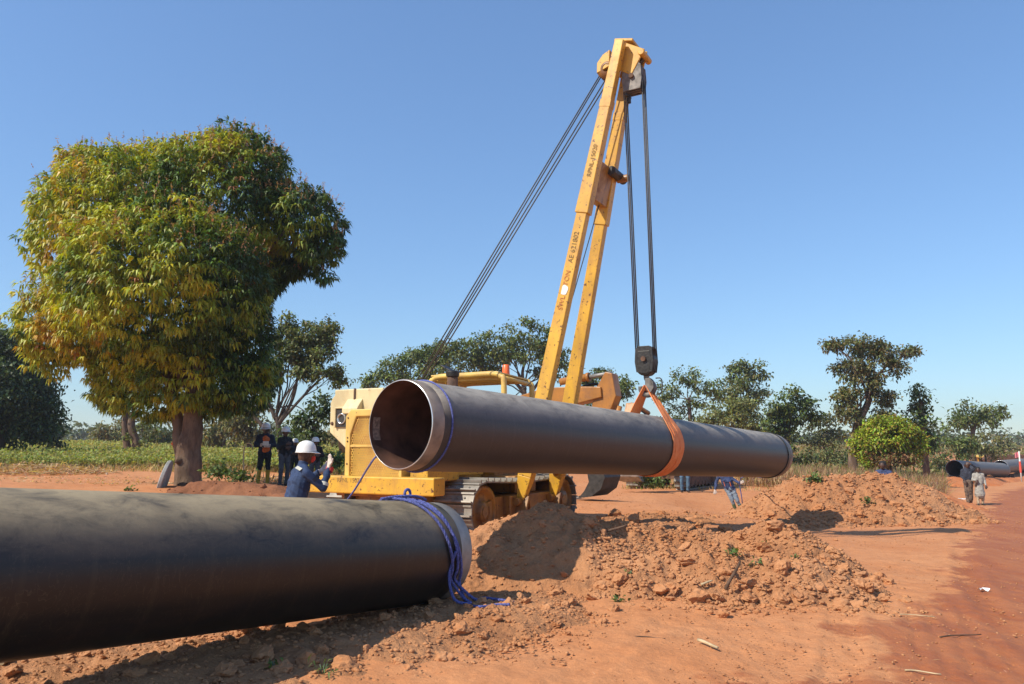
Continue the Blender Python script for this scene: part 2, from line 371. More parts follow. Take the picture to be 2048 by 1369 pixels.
def G(x, y):
    x = np.asarray(x, float); y = np.asarray(y, float); s = 0; wt = 0
    for cx, cy, cz in CT:
        sc = .6 + .16 * math.hypot(cx, cy); q = ((x - cx) ** 2 + (y - cy) ** 2) / sc ** 2; k = 1 / (q + .08) ** 2
        s = s + k * cz; wt = wt + k
    return s / wt
_csc2 = (.6 + .16 * np.hypot(CT[:, 0], CT[:, 1])) ** 2
def g1(x, y):
    k = 1 / (((x - CT[:, 0]) ** 2 + (y - CT[:, 1]) ** 2) / _csc2 + .08) ** 2
    return float((k * CT[:, 2]).sum() / k.sum())
_YS = np.geomspace(2, 400, 700)
def onground(px, py):
    d = ray(px, py); X = CAM.x + d.x / d.y * _YS; Z = CAM.z + d.z / d.y * _YS; g = G(X, _YS)
    k = np.argmax(Z < g)
    if Z[k] >= g[k]: return CAM + d * (400 / d.y)
    if k: f = (Z[k - 1] - g[k - 1]) / ((Z[k - 1] - g[k - 1]) - (Z[k] - g[k])); Y = _YS[k - 1] + f * (_YS[k] - _YS[k - 1])
    else: Y = _YS[0]
    return CAM + d * (Y / d.y)
wetpoly = [(1330, 1420), (1420, 1352), (1600, 1345), (1770, 1352), (1722, 1290), (1735, 1277), (1665, 1266), (1662, 1246), (1800, 1238), (1812, 1226), (1795, 1208), (1872, 1194), (1900, 1152), (1884, 1136), (1912, 1108), (1955, 1050), (1968, 1010), (1985, 990), (2048, 972), (2300, 955), (2500, 1000), (2500, 1420)]
def flat_pt(px, py):
    d = ray(px, py); 
    q = onground(px, py) if d.z < -.02 else P(px, py, 60); return (q.x, q.y)
WP = np.array([flat_pt(*p) for p in wetpoly])
def sdist_poly(x, y, poly):
    inside = np.zeros(x.shape, bool); dm = np.full(x.shape, 1e9); n = len(poly)
    for i in range(n):
        ax, ay = poly[i]; bx, by = poly[(i + 1) % n]
        cond = ((ay > y) != (by > y)) & (x < (bx - ax) * (y - ay) / (by - ay + 1e-12) + ax); inside ^= cond
        dx, dy = bx - ax, by - ay; tt = np.clip(((x - ax) * dx + (y - ay) * dy) / (dx * dx + dy * dy + 1e-12), 0, 1)
        dm = np.minimum(dm, np.hypot(x - ax - tt * dx, y - ay - tt * dy))
    return np.where(inside, dm, -dm)
az = np.radians(np.concatenate([np.linspace(-180, -52, 40)[:-1], np.linspace(-52, 52, 430), np.linspace(52, 180, 40)[1:]]))
rad = np.concatenate([[0.02], np.linspace(.8, 4.4, 16)[:-1], np.linspace(4.4, 14, 190)[:-1], np.geomspace(14, 1500, 170)])
A_, R_ = np.meshgrid(az, rad); gx = R_ * np.sin(A_); gy = R_ * np.cos(A_)
near = np.clip(1 - (R_ - 10) / 40, .12, 1)
gz = G(gx, gy) + near * (.05 * fbm(gx * .9, gy * .9, 4) + .018 * fbm(gx * 7, gy * 7, 3)) * np.clip(R_ / 3, 0, 1)
gz += np.clip((R_ - 60) / 200, 0, 1) * 1.5 * fbm(gx * .02, gy * .02, 3)
wet = np.clip(.5 + sdist_poly(gx, gy, WP) * .75 / (1 + .03 * R_), 0, 1)
# tyre tread ruts pressed into the wet road
rut = onground(1900, 1270); rd = np.array([.42, .91])
lx = (gx - rut.x) * rd[1] - (gy - rut.y) * rd[0]; ly = (gx - rut.x) * rd[0] + (gy - rut.y) * rd[1]
gz -= .012 * (np.abs(lx) < .35) * (np.abs(ly) < 1.6) * (np.sin(lx * 38) > .2)
# wheel tracks along the road, with tread blocks
for off, wdt, dep in ((-1.1, .34, .016), (.75, .34, .016), (2.6, .30, .012), (-2.5, .28, .010), (4.4, .34, .014)):
    lx2 = lx - off + .25 * np.sin(ly * .35 + off) ; prof = np.clip(1 - (np.abs(lx2) / (wdt / 2)) ** 4, 0, 1) * (R_ < 40)
    gz -= prof * (dep + .006 * np.sign(np.sin(ly * 40 + np.abs(lx2) * 25))) * np.clip(fbm(gx * .5 + off, gy * .5, 2) * 3 + .7, 0, 1)
    gz += .010 * np.exp(-((np.abs(lx2) - wdt * .62) / .06) ** 2) * (R_ < 40)
nr, na = R_.shape; idx = np.arange(nr * na).reshape(nr, na)
Fq = np.stack([idx[:-1, :-1], idx[:-1, 1:], idx[1:, 1:], idx[1:, :-1]], -1).reshape(-1, 4)[:, ::-1]
V = np.stack([gx, gy, gz], -1).reshape(-1, 3)
ground = raw_mesh('ground', V, Fq, 'soil', smooth=True)
a = ground.data.attributes.new('wet', 'FLOAT', 'POINT'); a.data.foreach_set('value', wet.ravel().astype(np.float32))
tag(ground, 'bare orange-red laterite soil with a wet dark red track at right', kind='structure')

# ------------------------------------------------------------------ spoil mounds
MOUNDS = []
def mound_height(x, y, crests):
    h = np.full(x.shape, -9.0)
    for pts, slope, flat in crests:
        for i in range(len(pts) - 1):
            ax, ay, az_ = pts[i]; bx, by, bz = pts[i + 1]; dx, dy = bx - ax, by - ay
            tt = np.clip(((x - ax) * dx + (y - ay) * dy) / (dx * dx + dy * dy), 0, 1)
            d = np.hypot(x - ax - tt * dx, y - ay - tt * dy); c = az_ + (bz - az_) * tt
            v = c - slope * (np.sqrt(np.maximum(d - flat, 0) ** 2 + .03) - .17)
            h = np.maximum(h, v) + .0
    return h
ICO = []
def make_ico(seed, sub=2):
    b = bmesh.new(); bmesh.ops.create_icosphere(b, subdivisions=sub, radius=1); rs = random.Random(seed)
    sx, sy, sz = rs.uniform(.8, 1.25), rs.uniform(.75, 1.1), rs.uniform(.6, .9); o = Vector((rs.random() * 50, rs.random() * 50, rs.random() * 50))
    for v in b.verts:
        d = v.co.normalized(); k = 1 + .42 * mnoise.noise(d * 1.3 + o) + .26 * mnoise.noise(d * 3.1 + o) + .12 * mnoise.noise(d * 7 + o)
        v.co = Vector((d.x * k * sx, d.y * k * sy, d.z * k * sz))
    for _ in range(9):
        n = Vector((rs.gauss(0, 1), rs.gauss(0, 1), rs.gauss(0, 1))).normalized(); c = rs.uniform(.55, .85)
        for v in b.verts:
            q = v.co.dot(n)
            if q > c: v.co -= n * ((q - c) * .92)
    for v in b.verts: v.co += v.co.normalized() * (.16 * mnoise.noise(v.co * 3.5 + o) + .10 * mnoise.noise(v.co * 8 + o) + .05 * mnoise.noise(v.co * 17 + o))
    vs = np.array([v.co[:] for v in b.verts]); fs = np.array([[v.index for v in f.verts] for f in b.faces]); b.free(); return vs, fs
for i in range(9): ICO.append(make_ico(i, 3))
ICO1 = [make_ico(40 + i, 1) for i in range(5)]
CLODMESH = {}
def clod_mesh(mat):
    if mat not in CLODMESH:
        L = []
        for vs, fs in ICO:
            me = bpy.data.meshes.new('clod'); me.from_pydata(vs.tolist(), [], fs.tolist()); me.polygons.foreach_set('use_smooth', [False] * len(fs)); me.materials.append(MAT[mat]); me.update(); L.append(me)
        CLODMESH[mat] = L
    return CLODMESH[mat]
def clods(parent, spots, mat, loc):
    """spots: (x,y,z,size). each lump an object of its own, child of its mound"""
    L = clod_mesh(mat)
    for x, y, z, s in spots:
        o = bpy.data.objects.new('clod', random.choice(L)); COL.objects.link(o); o.parent = parent
        o.location = (x - loc[0], y - loc[1], z - loc[2] + s * .12); o.scale = (s * random.uniform(.8, 1.3), s * random.uniform(.8, 1.2), s * random.uniform(.65, 1.05))
        o.rotation_euler = (random.uniform(-.6, .6), random.uniform(-.6, .6), random.uniform(0, 6.28))
def crumbs(name, parent, pts, mat, loc):
    VV = []; FF = []; o = 0
    for x, y, z, s in pts:
        vs, fs = random.choice(ICO1); a = random.uniform(0, 6.28); ca, sa = math.cos(a), math.sin(a)
        v = vs * np.array([s * random.uniform(.7, 1.3), s * random.uniform(.7, 1.2), s * random.uniform(.6, 1)])
        v = np.stack([v[:, 0] * ca - v[:, 1] * sa + x, v[:, 0] * sa + v[:, 1] * ca + y, v[:, 2] + z + s * .15], -1); VV.append(v); FF.append(fs + o); o += len(v)
    ob = raw_mesh(name, np.concatenate(VV), np.concatenate(FF), mat, parent, True, loc=loc); ob['kind'] = 'stuff'; return ob
def make_mound(name, label, crests, bbox, res, mat, nclod, ncrumb, smin, smax, amp=.09, where=None, cmat='clod', crumb=(.012, .04), cat='mound', kind=None):
    x0, x1, y0, y1 = bbox; xs = np.arange(x0, x1, res); ys = np.arange(y0, y1, res); X, Y = np.meshgrid(xs, ys)
    def hh(X, Y):
        wx = X + .16 * fbm(X * 1.7 + 5, Y * 1.7, 3); wy = Y + .16 * fbm(X * 1.7, Y * 1.7 + 9, 3)
        h = mound_height(wx, wy, crests); rid = np.abs(fbm(X * 2.3, Y * 2.3, 4))
        return h + amp * (1.1 * fbm(X * 2.0, Y * 2.0, 5, .62) - .8 * rid + .12) + amp * .8 * (np.abs(fbm(X * 5.5, Y * 5.5, 4, .6)) - .12) * np.clip(fbm(X * .9 + 31, Y * .9, 2) * 3 + .8, .15, 1.3)
    H = hh(X, Y); base = G(X, Y); rel = H - base
    Z = np.where(rel > -.25, np.maximum(H, base - .2), base - .3)
    keep = rel > -.2; n1, n2 = X.shape; id_ = np.arange(n1 * n2).reshape(n1, n2)
    kf = keep[:-1, :-1] | keep[1:, :-1] | keep[:-1, 1:] | keep[1:, 1:]
    Fq = np.stack([id_[:-1, :-1], id_[:-1, 1:], id_[1:, 1:], id_[1:, :-1]], -1)[kf]
    used = np.unique(Fq); rm = np.full(n1 * n2, -1); rm[used] = np.arange(len(used))
    V = np.stack([X, Y, Z], -1).reshape(-1, 3)[used]
    cx, cy = float(np.mean(V[:, 0])), float(np.mean(V[:, 1])); loc = (cx, cy, g1(cx, cy))
    ob = raw_mesh(name, V, rm[Fq], mat, None, True, loc=loc); ob.location = loc; tag(ob, label, cat, kind=kind)
    MOUNDS.append((hh, bbox))
    def spots(n, a, b, pw):
        m = n * 14; x = np.random.uniform(x0, x1, m); y = np.random.uniform(y0, y1, m)
        h = hh(x, y); g = G(x, y); ok = h - g > -.06 - .14 * np.random.rand(m) ** 3
        if where: ok &= np.random.rand(m) < where(x, y)
        x, y, z = x[ok][:n], y[ok][:n], np.maximum(h, g)[ok][:n]; s = a + (b - a) * np.random.rand(len(x)) ** pw
        return [tuple(map(float, q)) for q in zip(x, y, z, s)]
    if nclod: clods(ob, spots(nclod, smin, smax, 4.0), cmat, loc)
    if ncrumb: crumbs('soil_crumbs', ob, spots(ncrumb, crumb[0], crumb[1], 2), cmat, loc)
    return ob, hh
def cp(px, py, Y): q = P(px, py, Y); return (q.x, q.y, q.z)

front_mound, hfront = make_mound('spoil_mound', 'large heap of clodded orange soil beside the end of the near pipe',
    [([cp(965, 1112, 9.8), cp(1015, 1045, 10.3), cp(1090, 1012, 10.5), cp(1200, 1042, 10.8), cp(1350, 1060, 11), cp(1480, 1060, 11), cp(1545, 1052, 10.7), cp(1620, 1114, 10.1), cp(1700, 1165, 9.4)], .66, .10),
     ([cp(1190, 1108, 9.7), cp(1300, 1118, 9.3), cp(1420, 1108, 9.3), cp(1560, 1122, 9.2), cp(1660, 1160, 8.9)], .52, .10)],
    (-1.6, 5.6, 7.4, 13.2), .026, 'spoil', 300, 9000, .03, .115, .12, where=lambda x, y: np.where(x > .9, 1, .25))
right_mound, hright = make_mound('spoil_mound', 'broad heap of orange soil behind the man in jeans and green boots',
    [([cp(1575, 1012, 20.6), cp(1605, 962, 21), cp(1650, 955, 21), cp(1760, 952, 21.5), cp(1815, 972, 21.5), cp(1865, 1032, 20.5)], .6, .25),
     ([cp(1600, 1000, 20), cp(1750, 1005, 20), cp(1815, 1022, 20)], .5, .2), ([cp(1545, 1050, 17.0), cp(1600, 1040, 18.2), cp(1680, 1042, 18.6)], .75, .1)],
    (4.8, 13.5, 15.5, 24.5), .06, 'spoil', 200, 4200, .05, .17, .16, crumb=(.02, .06))
back_mound, hb = make_mound('spoil_mound', 'low smooth orange berm behind the broad heap, below the round bright tree',
    [([cp(1640, 957, 27), cp(1760, 954, 28), cp(1800, 966, 28)], .42, .4)], (9, 17.2, 24.5, 32), .09, 'redsoil', 14, 0, .05, .14, .08)
far_mound, hf = make_mound('spoil_mound', 'low bright orange berm carrying the far pipes by the road',
    [([cp(1875, 958, 46), cp(1920, 953, 48), cp(2000, 957, 54), cp(2060, 955, 62), cp(2120, 950, 70)], .4, .7)], (22, 54, 40, 78), .18, 'redsoil', 10, 0, .06, .2, .08)
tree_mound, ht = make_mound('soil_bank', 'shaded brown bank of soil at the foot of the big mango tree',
    [([cp(352, 985, 16.6), cp(400, 967, 17), cp(480, 966, 17), cp(540, 975, 16.8), cp(610, 1003, 16)], .6, .2)], (-9, -3.2, 14, 19.5), .06, 'spoil_shaded', 16, 200, .04, .12, .08, cmat='spoil_shaded', cat='bank')
ridge, hr = make_mound('clod_ridge', 'strip of loose clods and crumbled soil along the near pipe',
    [([cp(30, 1362, 5.6)[:2] + (.13,), cp(500, 1312, 6.15)[:2] + (.11,), cp(720, 1272, 6.8)[:2] + (.10,), cp(960, 1222, 7.9)[:2] + (.12,), cp(1060, 1205, 8.4)[:2] + (.08,)], .22, .25),
     ([cp(140, 1430, 4.6)[:2] + (.12,), cp(480, 1400, 4.9)[:2] + (.14,), cp(600, 1345, 5.6)[:2] + (.06,)], .25, .15)],
    (-4.2, 1.2, 4.2, 9.2), .028, 'spoil', 280, 6500, .022, .085, .06, crumb=(.008, .03), cat='soil ridge')
mid_ridge, hm2 = make_mound('clod_ridge', 'low churned row of clods behind the large front heap',
    [([cp(1190, 1030, 15)[:2] + (.22,), cp(1280, 1018, 16)[:2] + (.22,), cp(1370, 1012, 17.5)[:2] + (.12,)], .25, .4)], (1, 6.5, 13, 20), .05, 'spoil', 60, 900, .04, .2, .1, crumb=(.02, .05), cat='soil ridge')
def Hall(x, y):
    z = g1(x, y)
    for hh, (x0, x1, y0, y1) in MOUNDS:
        if x0 < x < x1 and y0 < y < y1: z = max(z, float(hh(np.array([[x]]), np.array([[y]]))[0, 0]))
    return z
# scattered crumbs on the open ground, the few larger ones single
n_ = 9000; yy = 5 + 30 * np.random.rand(n_) ** 1.8; xx = yy * np.random.uniform(-.35, .7, n_); zz = G(xx, yy); pts = [(float(x), float(y), float(z), random.uniform(.003, .012) * (1 + y / 25)) for x, y, z in zip(xx, yy, zz)]
st = crumbs('loose_crumbs', None, pts, 'clod', None); tag(st, 'scattered small soil crumbs on the bare ground', kind='stuff'); 

def put_clods(parent, spots, mat):
    loc = parent.location; L = clod_mesh(mat)
    for k, (px, py, s) in enumerate(spots):
        d = ray(px, py)
        for Yk in np.linspace(4.5, 30, 700):
            q = CAM + d * (Yk / d.y)
            if q.z < Hall(q.x, q.y): break
        o = bpy.data.objects.new('clod', L[k % len(L)]); COL.objects.link(o); o.parent = parent
        o.location = (q.x - loc.x, q.y - loc.y, q.z - loc.z + s * .15); s *= .82; o.scale = (s * 1.15, s, s * .85); o.rotation_euler = (random.uniform(-.5, .5), random.uniform(-.5, .5), random.uniform(0, 6.28))
put_clods(front_mound, [(1550, 1056, .15), (1362, 1062, .10), (1375, 1128, .12), (1565, 1142, .13), (1480, 1172, .1), (1398, 1198, .13), (1325, 1182, .12), (1258, 1132, .10), (1240, 1160, .13), (1500, 1202, .1), (1640, 1180, .12), (1600, 1196, .09), (1450, 1150, .12), (1205, 1175, .11), (1720, 1172, .10), (1530, 1100, .12), (1430, 1090, .08)], 'clod')
put_clods(ridge, [(527, 1318, .12), (612, 1322, .10), (690, 1335, .12), (785, 1268, .06), (900, 1268, .07), (885, 1322, .10), (1012, 1245, .05), (640, 1300, .06), (560, 1345, .10), (840, 1255, .05), (730, 1300, .06), (960, 1235, .06), (450, 1350, .10)], 'clod')
put_clods(right_mound, [(1700, 985, .16), (1790, 1012, .22), (1820, 1024, .15), (1640, 1018, .18), (1720, 1032, .16), (1860, 1038, .14)], 'clod')
# ------------------------------------------------------------------ pipes
PR = .508
def make_pipe(label, a, b, coat, cutback, bare='bare_steel', group=None, bevel='bevel_steel', n=96):
    a, b = Vector(a), Vector(b); d = b - a; L = d.length; dx = d.normalized()
    t = thing('steel_pipe', label, 'pipe', a, 0, group)
    q = dx.to_track_quat('X', 'Z'); t.rotation_mode = 'QUATERNION'; t.rotation_quaternion = q
    tt = .018; m = MB()
    xs = np.linspace(cutback, L - cutback, 60)
    m.lathe([(PR - .002, cutback - .0)] + [(PR + .004, float(x)) for x in xs] + [(PR - .002, L - cutback)], (0, 0, 0), (1, 0, 0), n); m.build('coated_shell', coat, t, fixn=True)
    for x0, x1, s in ((0, cutback, 1), (L, L - cutback, -1)):
        m = MB(); m.lathe([(PR - .008, x0 + s * .008), (PR, x0 + s * .02), (PR, x1)], (0, 0, 0), (1, 0, 0), n); m.build('bare_end', bare, t)
        m = MB(); m.lathe([(PR - tt, x0 + s * .002), (PR - tt * .8, x0), (PR - .008, x0 + s * .008)], (0, 0, 0), (1, 0, 0), n); m.build('bevelled_rim', bevel, t)
    m = MB(); m.lathe([(PR - tt, float(x)) for x in np.linspace(.002, L - .002, 24)], (0, 0, 0), (1, 0, 0), n); m.build('inner_bore', 'inner_rust', t, fixn=False)
    return t
NPa = P(868, 1103, 8.42); NPd = (P(0, 1148, 4.82) - NPa)
NPdir = NPd.normalized(); NPb = NPa + NPdir * 12.2
near_pipe = make_pipe('black coated steel pipe lying in the foreground with coiled blue rope', NPa, NPb, 'coat_near', .20)
HPa = P(799, 849, 8.62); HPb = P(1538, 911, 18.2); HPd = (HPb - HPa).normalized(); HPb = HPa + HPd * 12.2
hang_pipe = make_pipe('dusty coated steel pipe hanging in the orange sling from the boom', HPa, HPb, 'coat_far', .19, 'bare_brown')
# paper sticker inside the open end
q = hang_pipe
sy = 1 if (hang_pipe.rotation_quaternion @ Vector((0, 1, 0))).x < 0 else -1
m = MB(); m.grid(lambda u, v: Vector((.05 + .11 * u, sy * (PR - .021) * math.cos(-.35 + .55 * v), (PR - .021) * math.sin(-.35 + .55 * v))), 2, 8); m.build('inner_sticker', 'sticker', hang_pipe, fixn=False)
# support bank under the left end of the near pipe, outside the picture
bx, by, bz = NPa + NPdir * 8.6
make_mound('soil_bank', 'soil bank propping up the left end of the near pipe', [([(bx - .8, by + .6, bz - PR), (bx + .8, by - .6, bz - PR)], .7, .3)], (bx - 3.2, bx + 3.2, by - 3, by + 3), .1, 'spoil', 0, 0, .03, .1, .05, cat='bank')
# far pipes in a row along the road
A0 = P(1909, 937.5, 47.5); A1 = P(2006, 941, 56.3); d = (A1 - A0).normalized(); A1 = A0 + d * 12
make_pipe('first far pipe on the berm, behind the two walkers', A0, A1, 'coat_grey', .12, n=40)
B0 = P(2001, 935, 57.5); B1 = B0 + Vector((.66, .75, 0)) * 12
make_pipe('second far pipe on the berm, behind the first one', B0, B1, 'coat_grey', .12, n=40)
C0 = P(2047, 934, 68.5); C1 = C0 + Vector((.66, .75, 0)) * 12
make_pipe('third far pipe at the right edge beside the red flagged pole', C0, C1, 'coat_grey', .12, n=40)
# timber skids under the far pipes
for a_, b_, nm in ((A0, A1, 'first'), (B0, B1, 'second'), (C0, C1, 'third')):
    for f, wh in ((.2, 'near'), (.8, 'far')):
        c = a_.lerp(b_, f); z0 = Hall(c.x, c.y); hgt = c.z - PR - z0
        if hgt > .03:
            m = MB(); m.box((0, 0, (hgt + .15) / 2 - .15), (.3, 1.1, hgt + .15)); o = m.build('timber_skid', 'wood_dark'); o.location = (c.x, c.y, z0)
            tag(o, 'dark timber block under the %s end of the %s far pipe' % (wh, nm), 'timber block', 'timber blocks under the far pipes')
def pipe_frame(a, d):
    """side axis (horizontal, to camera right) and up axis across a pipe"""
    side = d.cross(Vector((0, 0, 1))).normalized()
    if side.y > 0: side = -side
    up = side.cross(d).normalized()
    if up.z < 0: up = -up
    return side, up
hs, hu = pipe_frame(HPa, HPd)
# ------------------------------------------------------------------ sling
SS = 6.05
sc = HPa + HPd * SS
HOOK = ray_plane(1294, 772, sc, HPd) ; 
hv = HOOK - sc; hA = hv.dot(hs); hZ = hv.dot(hu)
def sling_path(r):
    D = math.hypot(hA, hZ); ph = math.atan2(hZ, hA); al = math.acos(r / D)
    t1, t2 = ph - al, ph + al - 2 * math.pi       # tangent angles: camera side, far side (going under the pipe)
    pts = [(0.0, hA, hZ)]
    e1 = (r * math.cos(t1), r * math.sin(t1)); e2 = (r * math.cos(t2), r * math.sin(t2))
    for k in range(1, 8): f = k / 8; pts.append((f, hA + (e1[0] - hA) * f, hZ + (e1[1] - hZ) * f))
    for k in range(33): th = t1 + (t2 - t1) * k / 32; pts.append((1.0, r * math.cos(th), r * math.sin(th)))
    for k in range(1, 9): f = k / 8; pts.append((1 - f, e2[0] + (hA - e2[0]) * f, e2[1] + (hZ - e2[1]) * f))
    return pts
sl = thing('lifting_sling', 'orange webbing sling looped under the hanging pipe', 'sling', HOOK)
for k in range(5):
    r = PR + .012 + .004 * (k % 2) + .006; pts = sling_path(r); m = MB(); wdt = .092; lean = .22
    vs = []
    for i, (f, x, z) in enumerate(pts):
        c = sc + hs * x + hu * z + HPd * ((k - 2) * (.036 + .044 * f) + lean * .0) - HOOK
        nrm = (hs * x + hu * z).normalized() if f >= 1 else None
        j = min(i + 1, len(pts) - 1); i0 = max(i - 1, 0); tn = (hs * (pts[j][1] - pts[i0][1]) + hu * (pts[j][2] - pts[i0][2])).normalized()
        N = tn.cross(HPd).normalized(); tw = .55 * (1 - f) * (1 if k % 2 else -1); W = (HPd * math.cos(tw) + N * math.sin(tw))
        ww = wdt * (.6 + .4 * f)
        for a_, b_ in ((-1, -1), (1, -1), (1, 1), (-1, 1)): vs.append(c + W * (a_ * ww / 2) + N * (b_ * .005 + .003 * math.sin(i * 1.3 + k)))
    fs = []
    for i in range(len(pts) - 1):
        for j in range(4): fs.append((i * 4 + j, i * 4 + (j + 1) % 4, i * 4 + 4 + (j + 1) % 4, i * 4 + 4 + j))
    m.add(vs, fs, False); m.build('webbing_strap', 'webbing', sl)

# ------------------------------------------------------------------ ropes
def rope_thing(name, label, paths, r, mat, cat='rope', base=None, part='rope_strand', n=8, twist=False):
    base = Vector(base) if base is not None else Vector(paths[0][0]); t = thing(name, label, cat, base)
    for pth in paths:
        sp = [Vector(p) - base for p in smooth_path(pth)]
        if not twist: m = MB(); m.tube(sp, r, n); m.build(part, mat, t); continue
        fine = [sp[0]]                                     # laid rope: three strands wound round each other
        for i in range(len(sp) - 1):
            k = max(1, int((sp[i + 1] - sp[i]).length / .012)); fine += [sp[i].lerp(sp[i + 1], (j + 1) / k) for j in range(k)]
        A = Vector((.3, .2, .9)); m = MB()
        fr = []
        for i, p in enumerate(fine):
            d = (fine[min(i + 1, len(fine) - 1)] - fine[max(i - 1, 0)]).normalized(); A = (A - d * A.dot(d)).normalized(); fr.append((A.copy(), d.cross(A)))
        for s in range(3): m.tube([p + (fr[i][0] * math.cos(i * .95 + s * 2.094) + fr[i][1] * math.sin(i * .95 + s * 2.094)) * r * .52 for i, p in enumerate(fine)], r * .62, 5)
        m.build(part, mat, t)
    return t
def smooth_path(p, k=5):
    p = [Vector(a) for a in p]
    if len(p) < 3: return p
    out = []
    for i in range(len(p) - 1):
        p0, p1, p2, p3 = p[max(i - 1, 0)], p[i], p[i + 1], p[min(i + 2, len(p) - 1)]
        for j in range(k):
            t = j / k; out.append(.5 * ((2 * p1) + (p2 - p0) * t + (2 * p0 - 5 * p1 + 4 * p2 - p3) * t * t + (3 * p1 - p0 - 3 * p2 + p3) * t ** 3))
    out.append(p[-1]); return out
ns_, nu_ = pipe_frame(NPa, NPdir)
def on_near(s, ang, r=PR + .022): return NPa + NPdir * s + ns_ * (r * math.cos(ang)) + nu_ * (r * math.sin(ang))
def floor_(x, y, dz=.02): return Vector((x, y, Hall(x, y) + dz))
R_ = math.radians
paths = []
paths.append([on_near(.62, R_(a)) - NPdir * (.44 * ((110 - a) / 130) ** 1.1 if a < 110 else 0) for a in range(125, -40, -12)] + [floor_(*(on_near(.22, R_(-25)) + ns_ * .12)[:2]), floor_(-.32, 7.72), floor_(-.16, 7.86), floor_(-.02, 7.84)])
paths.append([on_near(.72, R_(a), PR + .024) - NPdir * (.40 * max(0, (105 - a) / 130)) for a in range(130, -30, -12)] + [floor_(*(on_near(.24, R_(-28)) + ns_ * .1)[:2], .06), floor_(*(on_near(.30, R_(-28)) + ns_ * .24)[:2]), floor_(*(on_near(.40, R_(-28)) + ns_ * .12)[:2], .05), on_near(.38, R_(-20)), on_near(.33, R_(5))])
paths.append([on_near(.44, R_(a), PR + .022) - NPdir * (.22 * max(0, (95 - a) / 130) ** 1.4) for a in range(105, -36, -12)] + [floor_(*(on_near(.12, R_(-25)) + ns_ * .14)[:2]), floor_(-.28, 8.12), floor_(-.12, 8.04), floor_(.02, 8.06)])
paths.append([on_near(.80, R_(100)), on_near(.64, R_(92), PR + .045), on_near(.5, R_(84), PR + .06), on_near(.36, R_(84), PR + .05), on_near(.24, R_(86))])
lp = on_near(.44, R_(95), PR + .075); paths.append([lp + NPdir * (.045 * math.cos(t)) + nu_ * (.05 * math.sin(t)) for t in np.linspace(0, 6.0, 12)])
rope_coil = rope_thing('tie_rope', 'blue braided rope draped over the end of the near pipe', paths, .0145, 'rope_blue', base=on_near(.5, R_(90)), n=8, twist=True)
# rope round the hanging pipe's open end and its tag line
ring = [HPa + HPd * (.30 + .02 * math.sin(a)) + (hs * math.cos(a) + hu * math.sin(a)) * (PR + .014) for a in np.linspace(0, 2 * math.pi, 40)]
knot = HPa + HPd * .30 + (hs * math.cos(R_(208)) + hu * math.sin(R_(208))) * (PR + .02)
lowk = ray_plane(748, 918, HPa + HPd * .05, HPd)
end = P(672, 1030, 9.6)
line = [knot, lowk, lowk.lerp(end, .5) + Vector((0, 0, -.03)), end]
rope_thing('tag_line', 'blue tag line tied round the open end of the hanging pipe', [ring, line], .011, 'rope_blue', base=lowk)
ring = [HPa + HPd * 11.82 + (hs * math.cos(a) + hu * math.sin(a)) * (PR + .012) for a in np.linspace(0, 2 * math.pi, 40)]
foot = P(1488, 1030, 23.6)
topk = HPa + HPd * 11.82 - hu * (PR + .012)
gl = P(1482, 957, 22.6)
m = MB(); m.tube([hang_pipe.rotation_quaternion.inverted() @ (p - HPa) for p in ring], .012, 8); m.build('dark_band', 'rubber', hang_pipe)
rope_thing('tag_line', 'blue tag line hanging from the far end of the pipe beside the man in jeans', [[topk, gl, P(1484, 1000, 23.2), Vector((foot.x, foot.y, Hall(foot.x, foot.y) + .03))]], .014, 'rope_blue_dark', base=topk)
# ------------------------------------------------------------------ pipelayer (side boom tractor)
TF = Vector((-.49, -.872, 0)).normalized(); TL = Vector((-TF.y, TF.x, 0))     # forward, left
TO = Vector((-1.97, 13.25, .03)); TRZ = math.atan2(TF.y, TF.x)
pl = thing('pipelayer', 'yellow crawler pipelayer with tall side boom and cream counterweight', 'pipelayer', TO, TRZ)
def tloc(p):
    d = Vector(p) - TO; return Vector((d.dot(TF), d.dot(TL), d.z))
def at_u(px, py, u): return tloc(ray_plane(px, py, TO + TF * u, TF))          # pixel -> tractor coords on plane x=u
def at_v(px, py, v): return tloc(ray_plane(px, py, TO + TL * v, TL))
def track_path(x0, x1, r0, r1, z0, z1, n):
    """closed loop in x,z: front idler (x0), rear sprocket (x1)"""
    pts = []
    c0 = Vector((x0 - r0, z0)); c1 = Vector((x1 + r1, z1))
    for k in range(25): a = -math.pi / 2 + math.pi * k / 24; pts.append(c0 + Vector((math.cos(a), math.sin(a))) * r0)
    m0, m1 = pts[-1].copy(), Vector((c1.x, c1.y + r1))
    for k in range(1, 12): f = k / 12; p = m0.lerp(m1, f); p.y -= .05 * math.sin(math.pi * f); pts.append(p)
    for k in range(25): a = math.pi / 2 + math.pi * k / 24; pts.append(c1 + Vector((math.cos(a), math.sin(a))) * r1)
    pts.append(pts[0].copy())
    seg = [0]
    for i in range(1, len(pts)): seg.append(seg[-1] + (pts[i] - pts[i - 1]).length)
    out = []; L = seg[-1]
    for k in range(n):
        s = L * k / n; i = max(j for j in range(len(seg)) if seg[j] <= s); i = min(i, len(pts) - 2)
        f = (s - seg[i]) / (seg[i + 1] - seg[i]); p = pts[i].lerp(pts[i + 1], f); t = (pts[i + 1] - pts[i]).normalized(); out.append((p, t))
    return out, L / n
SHOE = {}
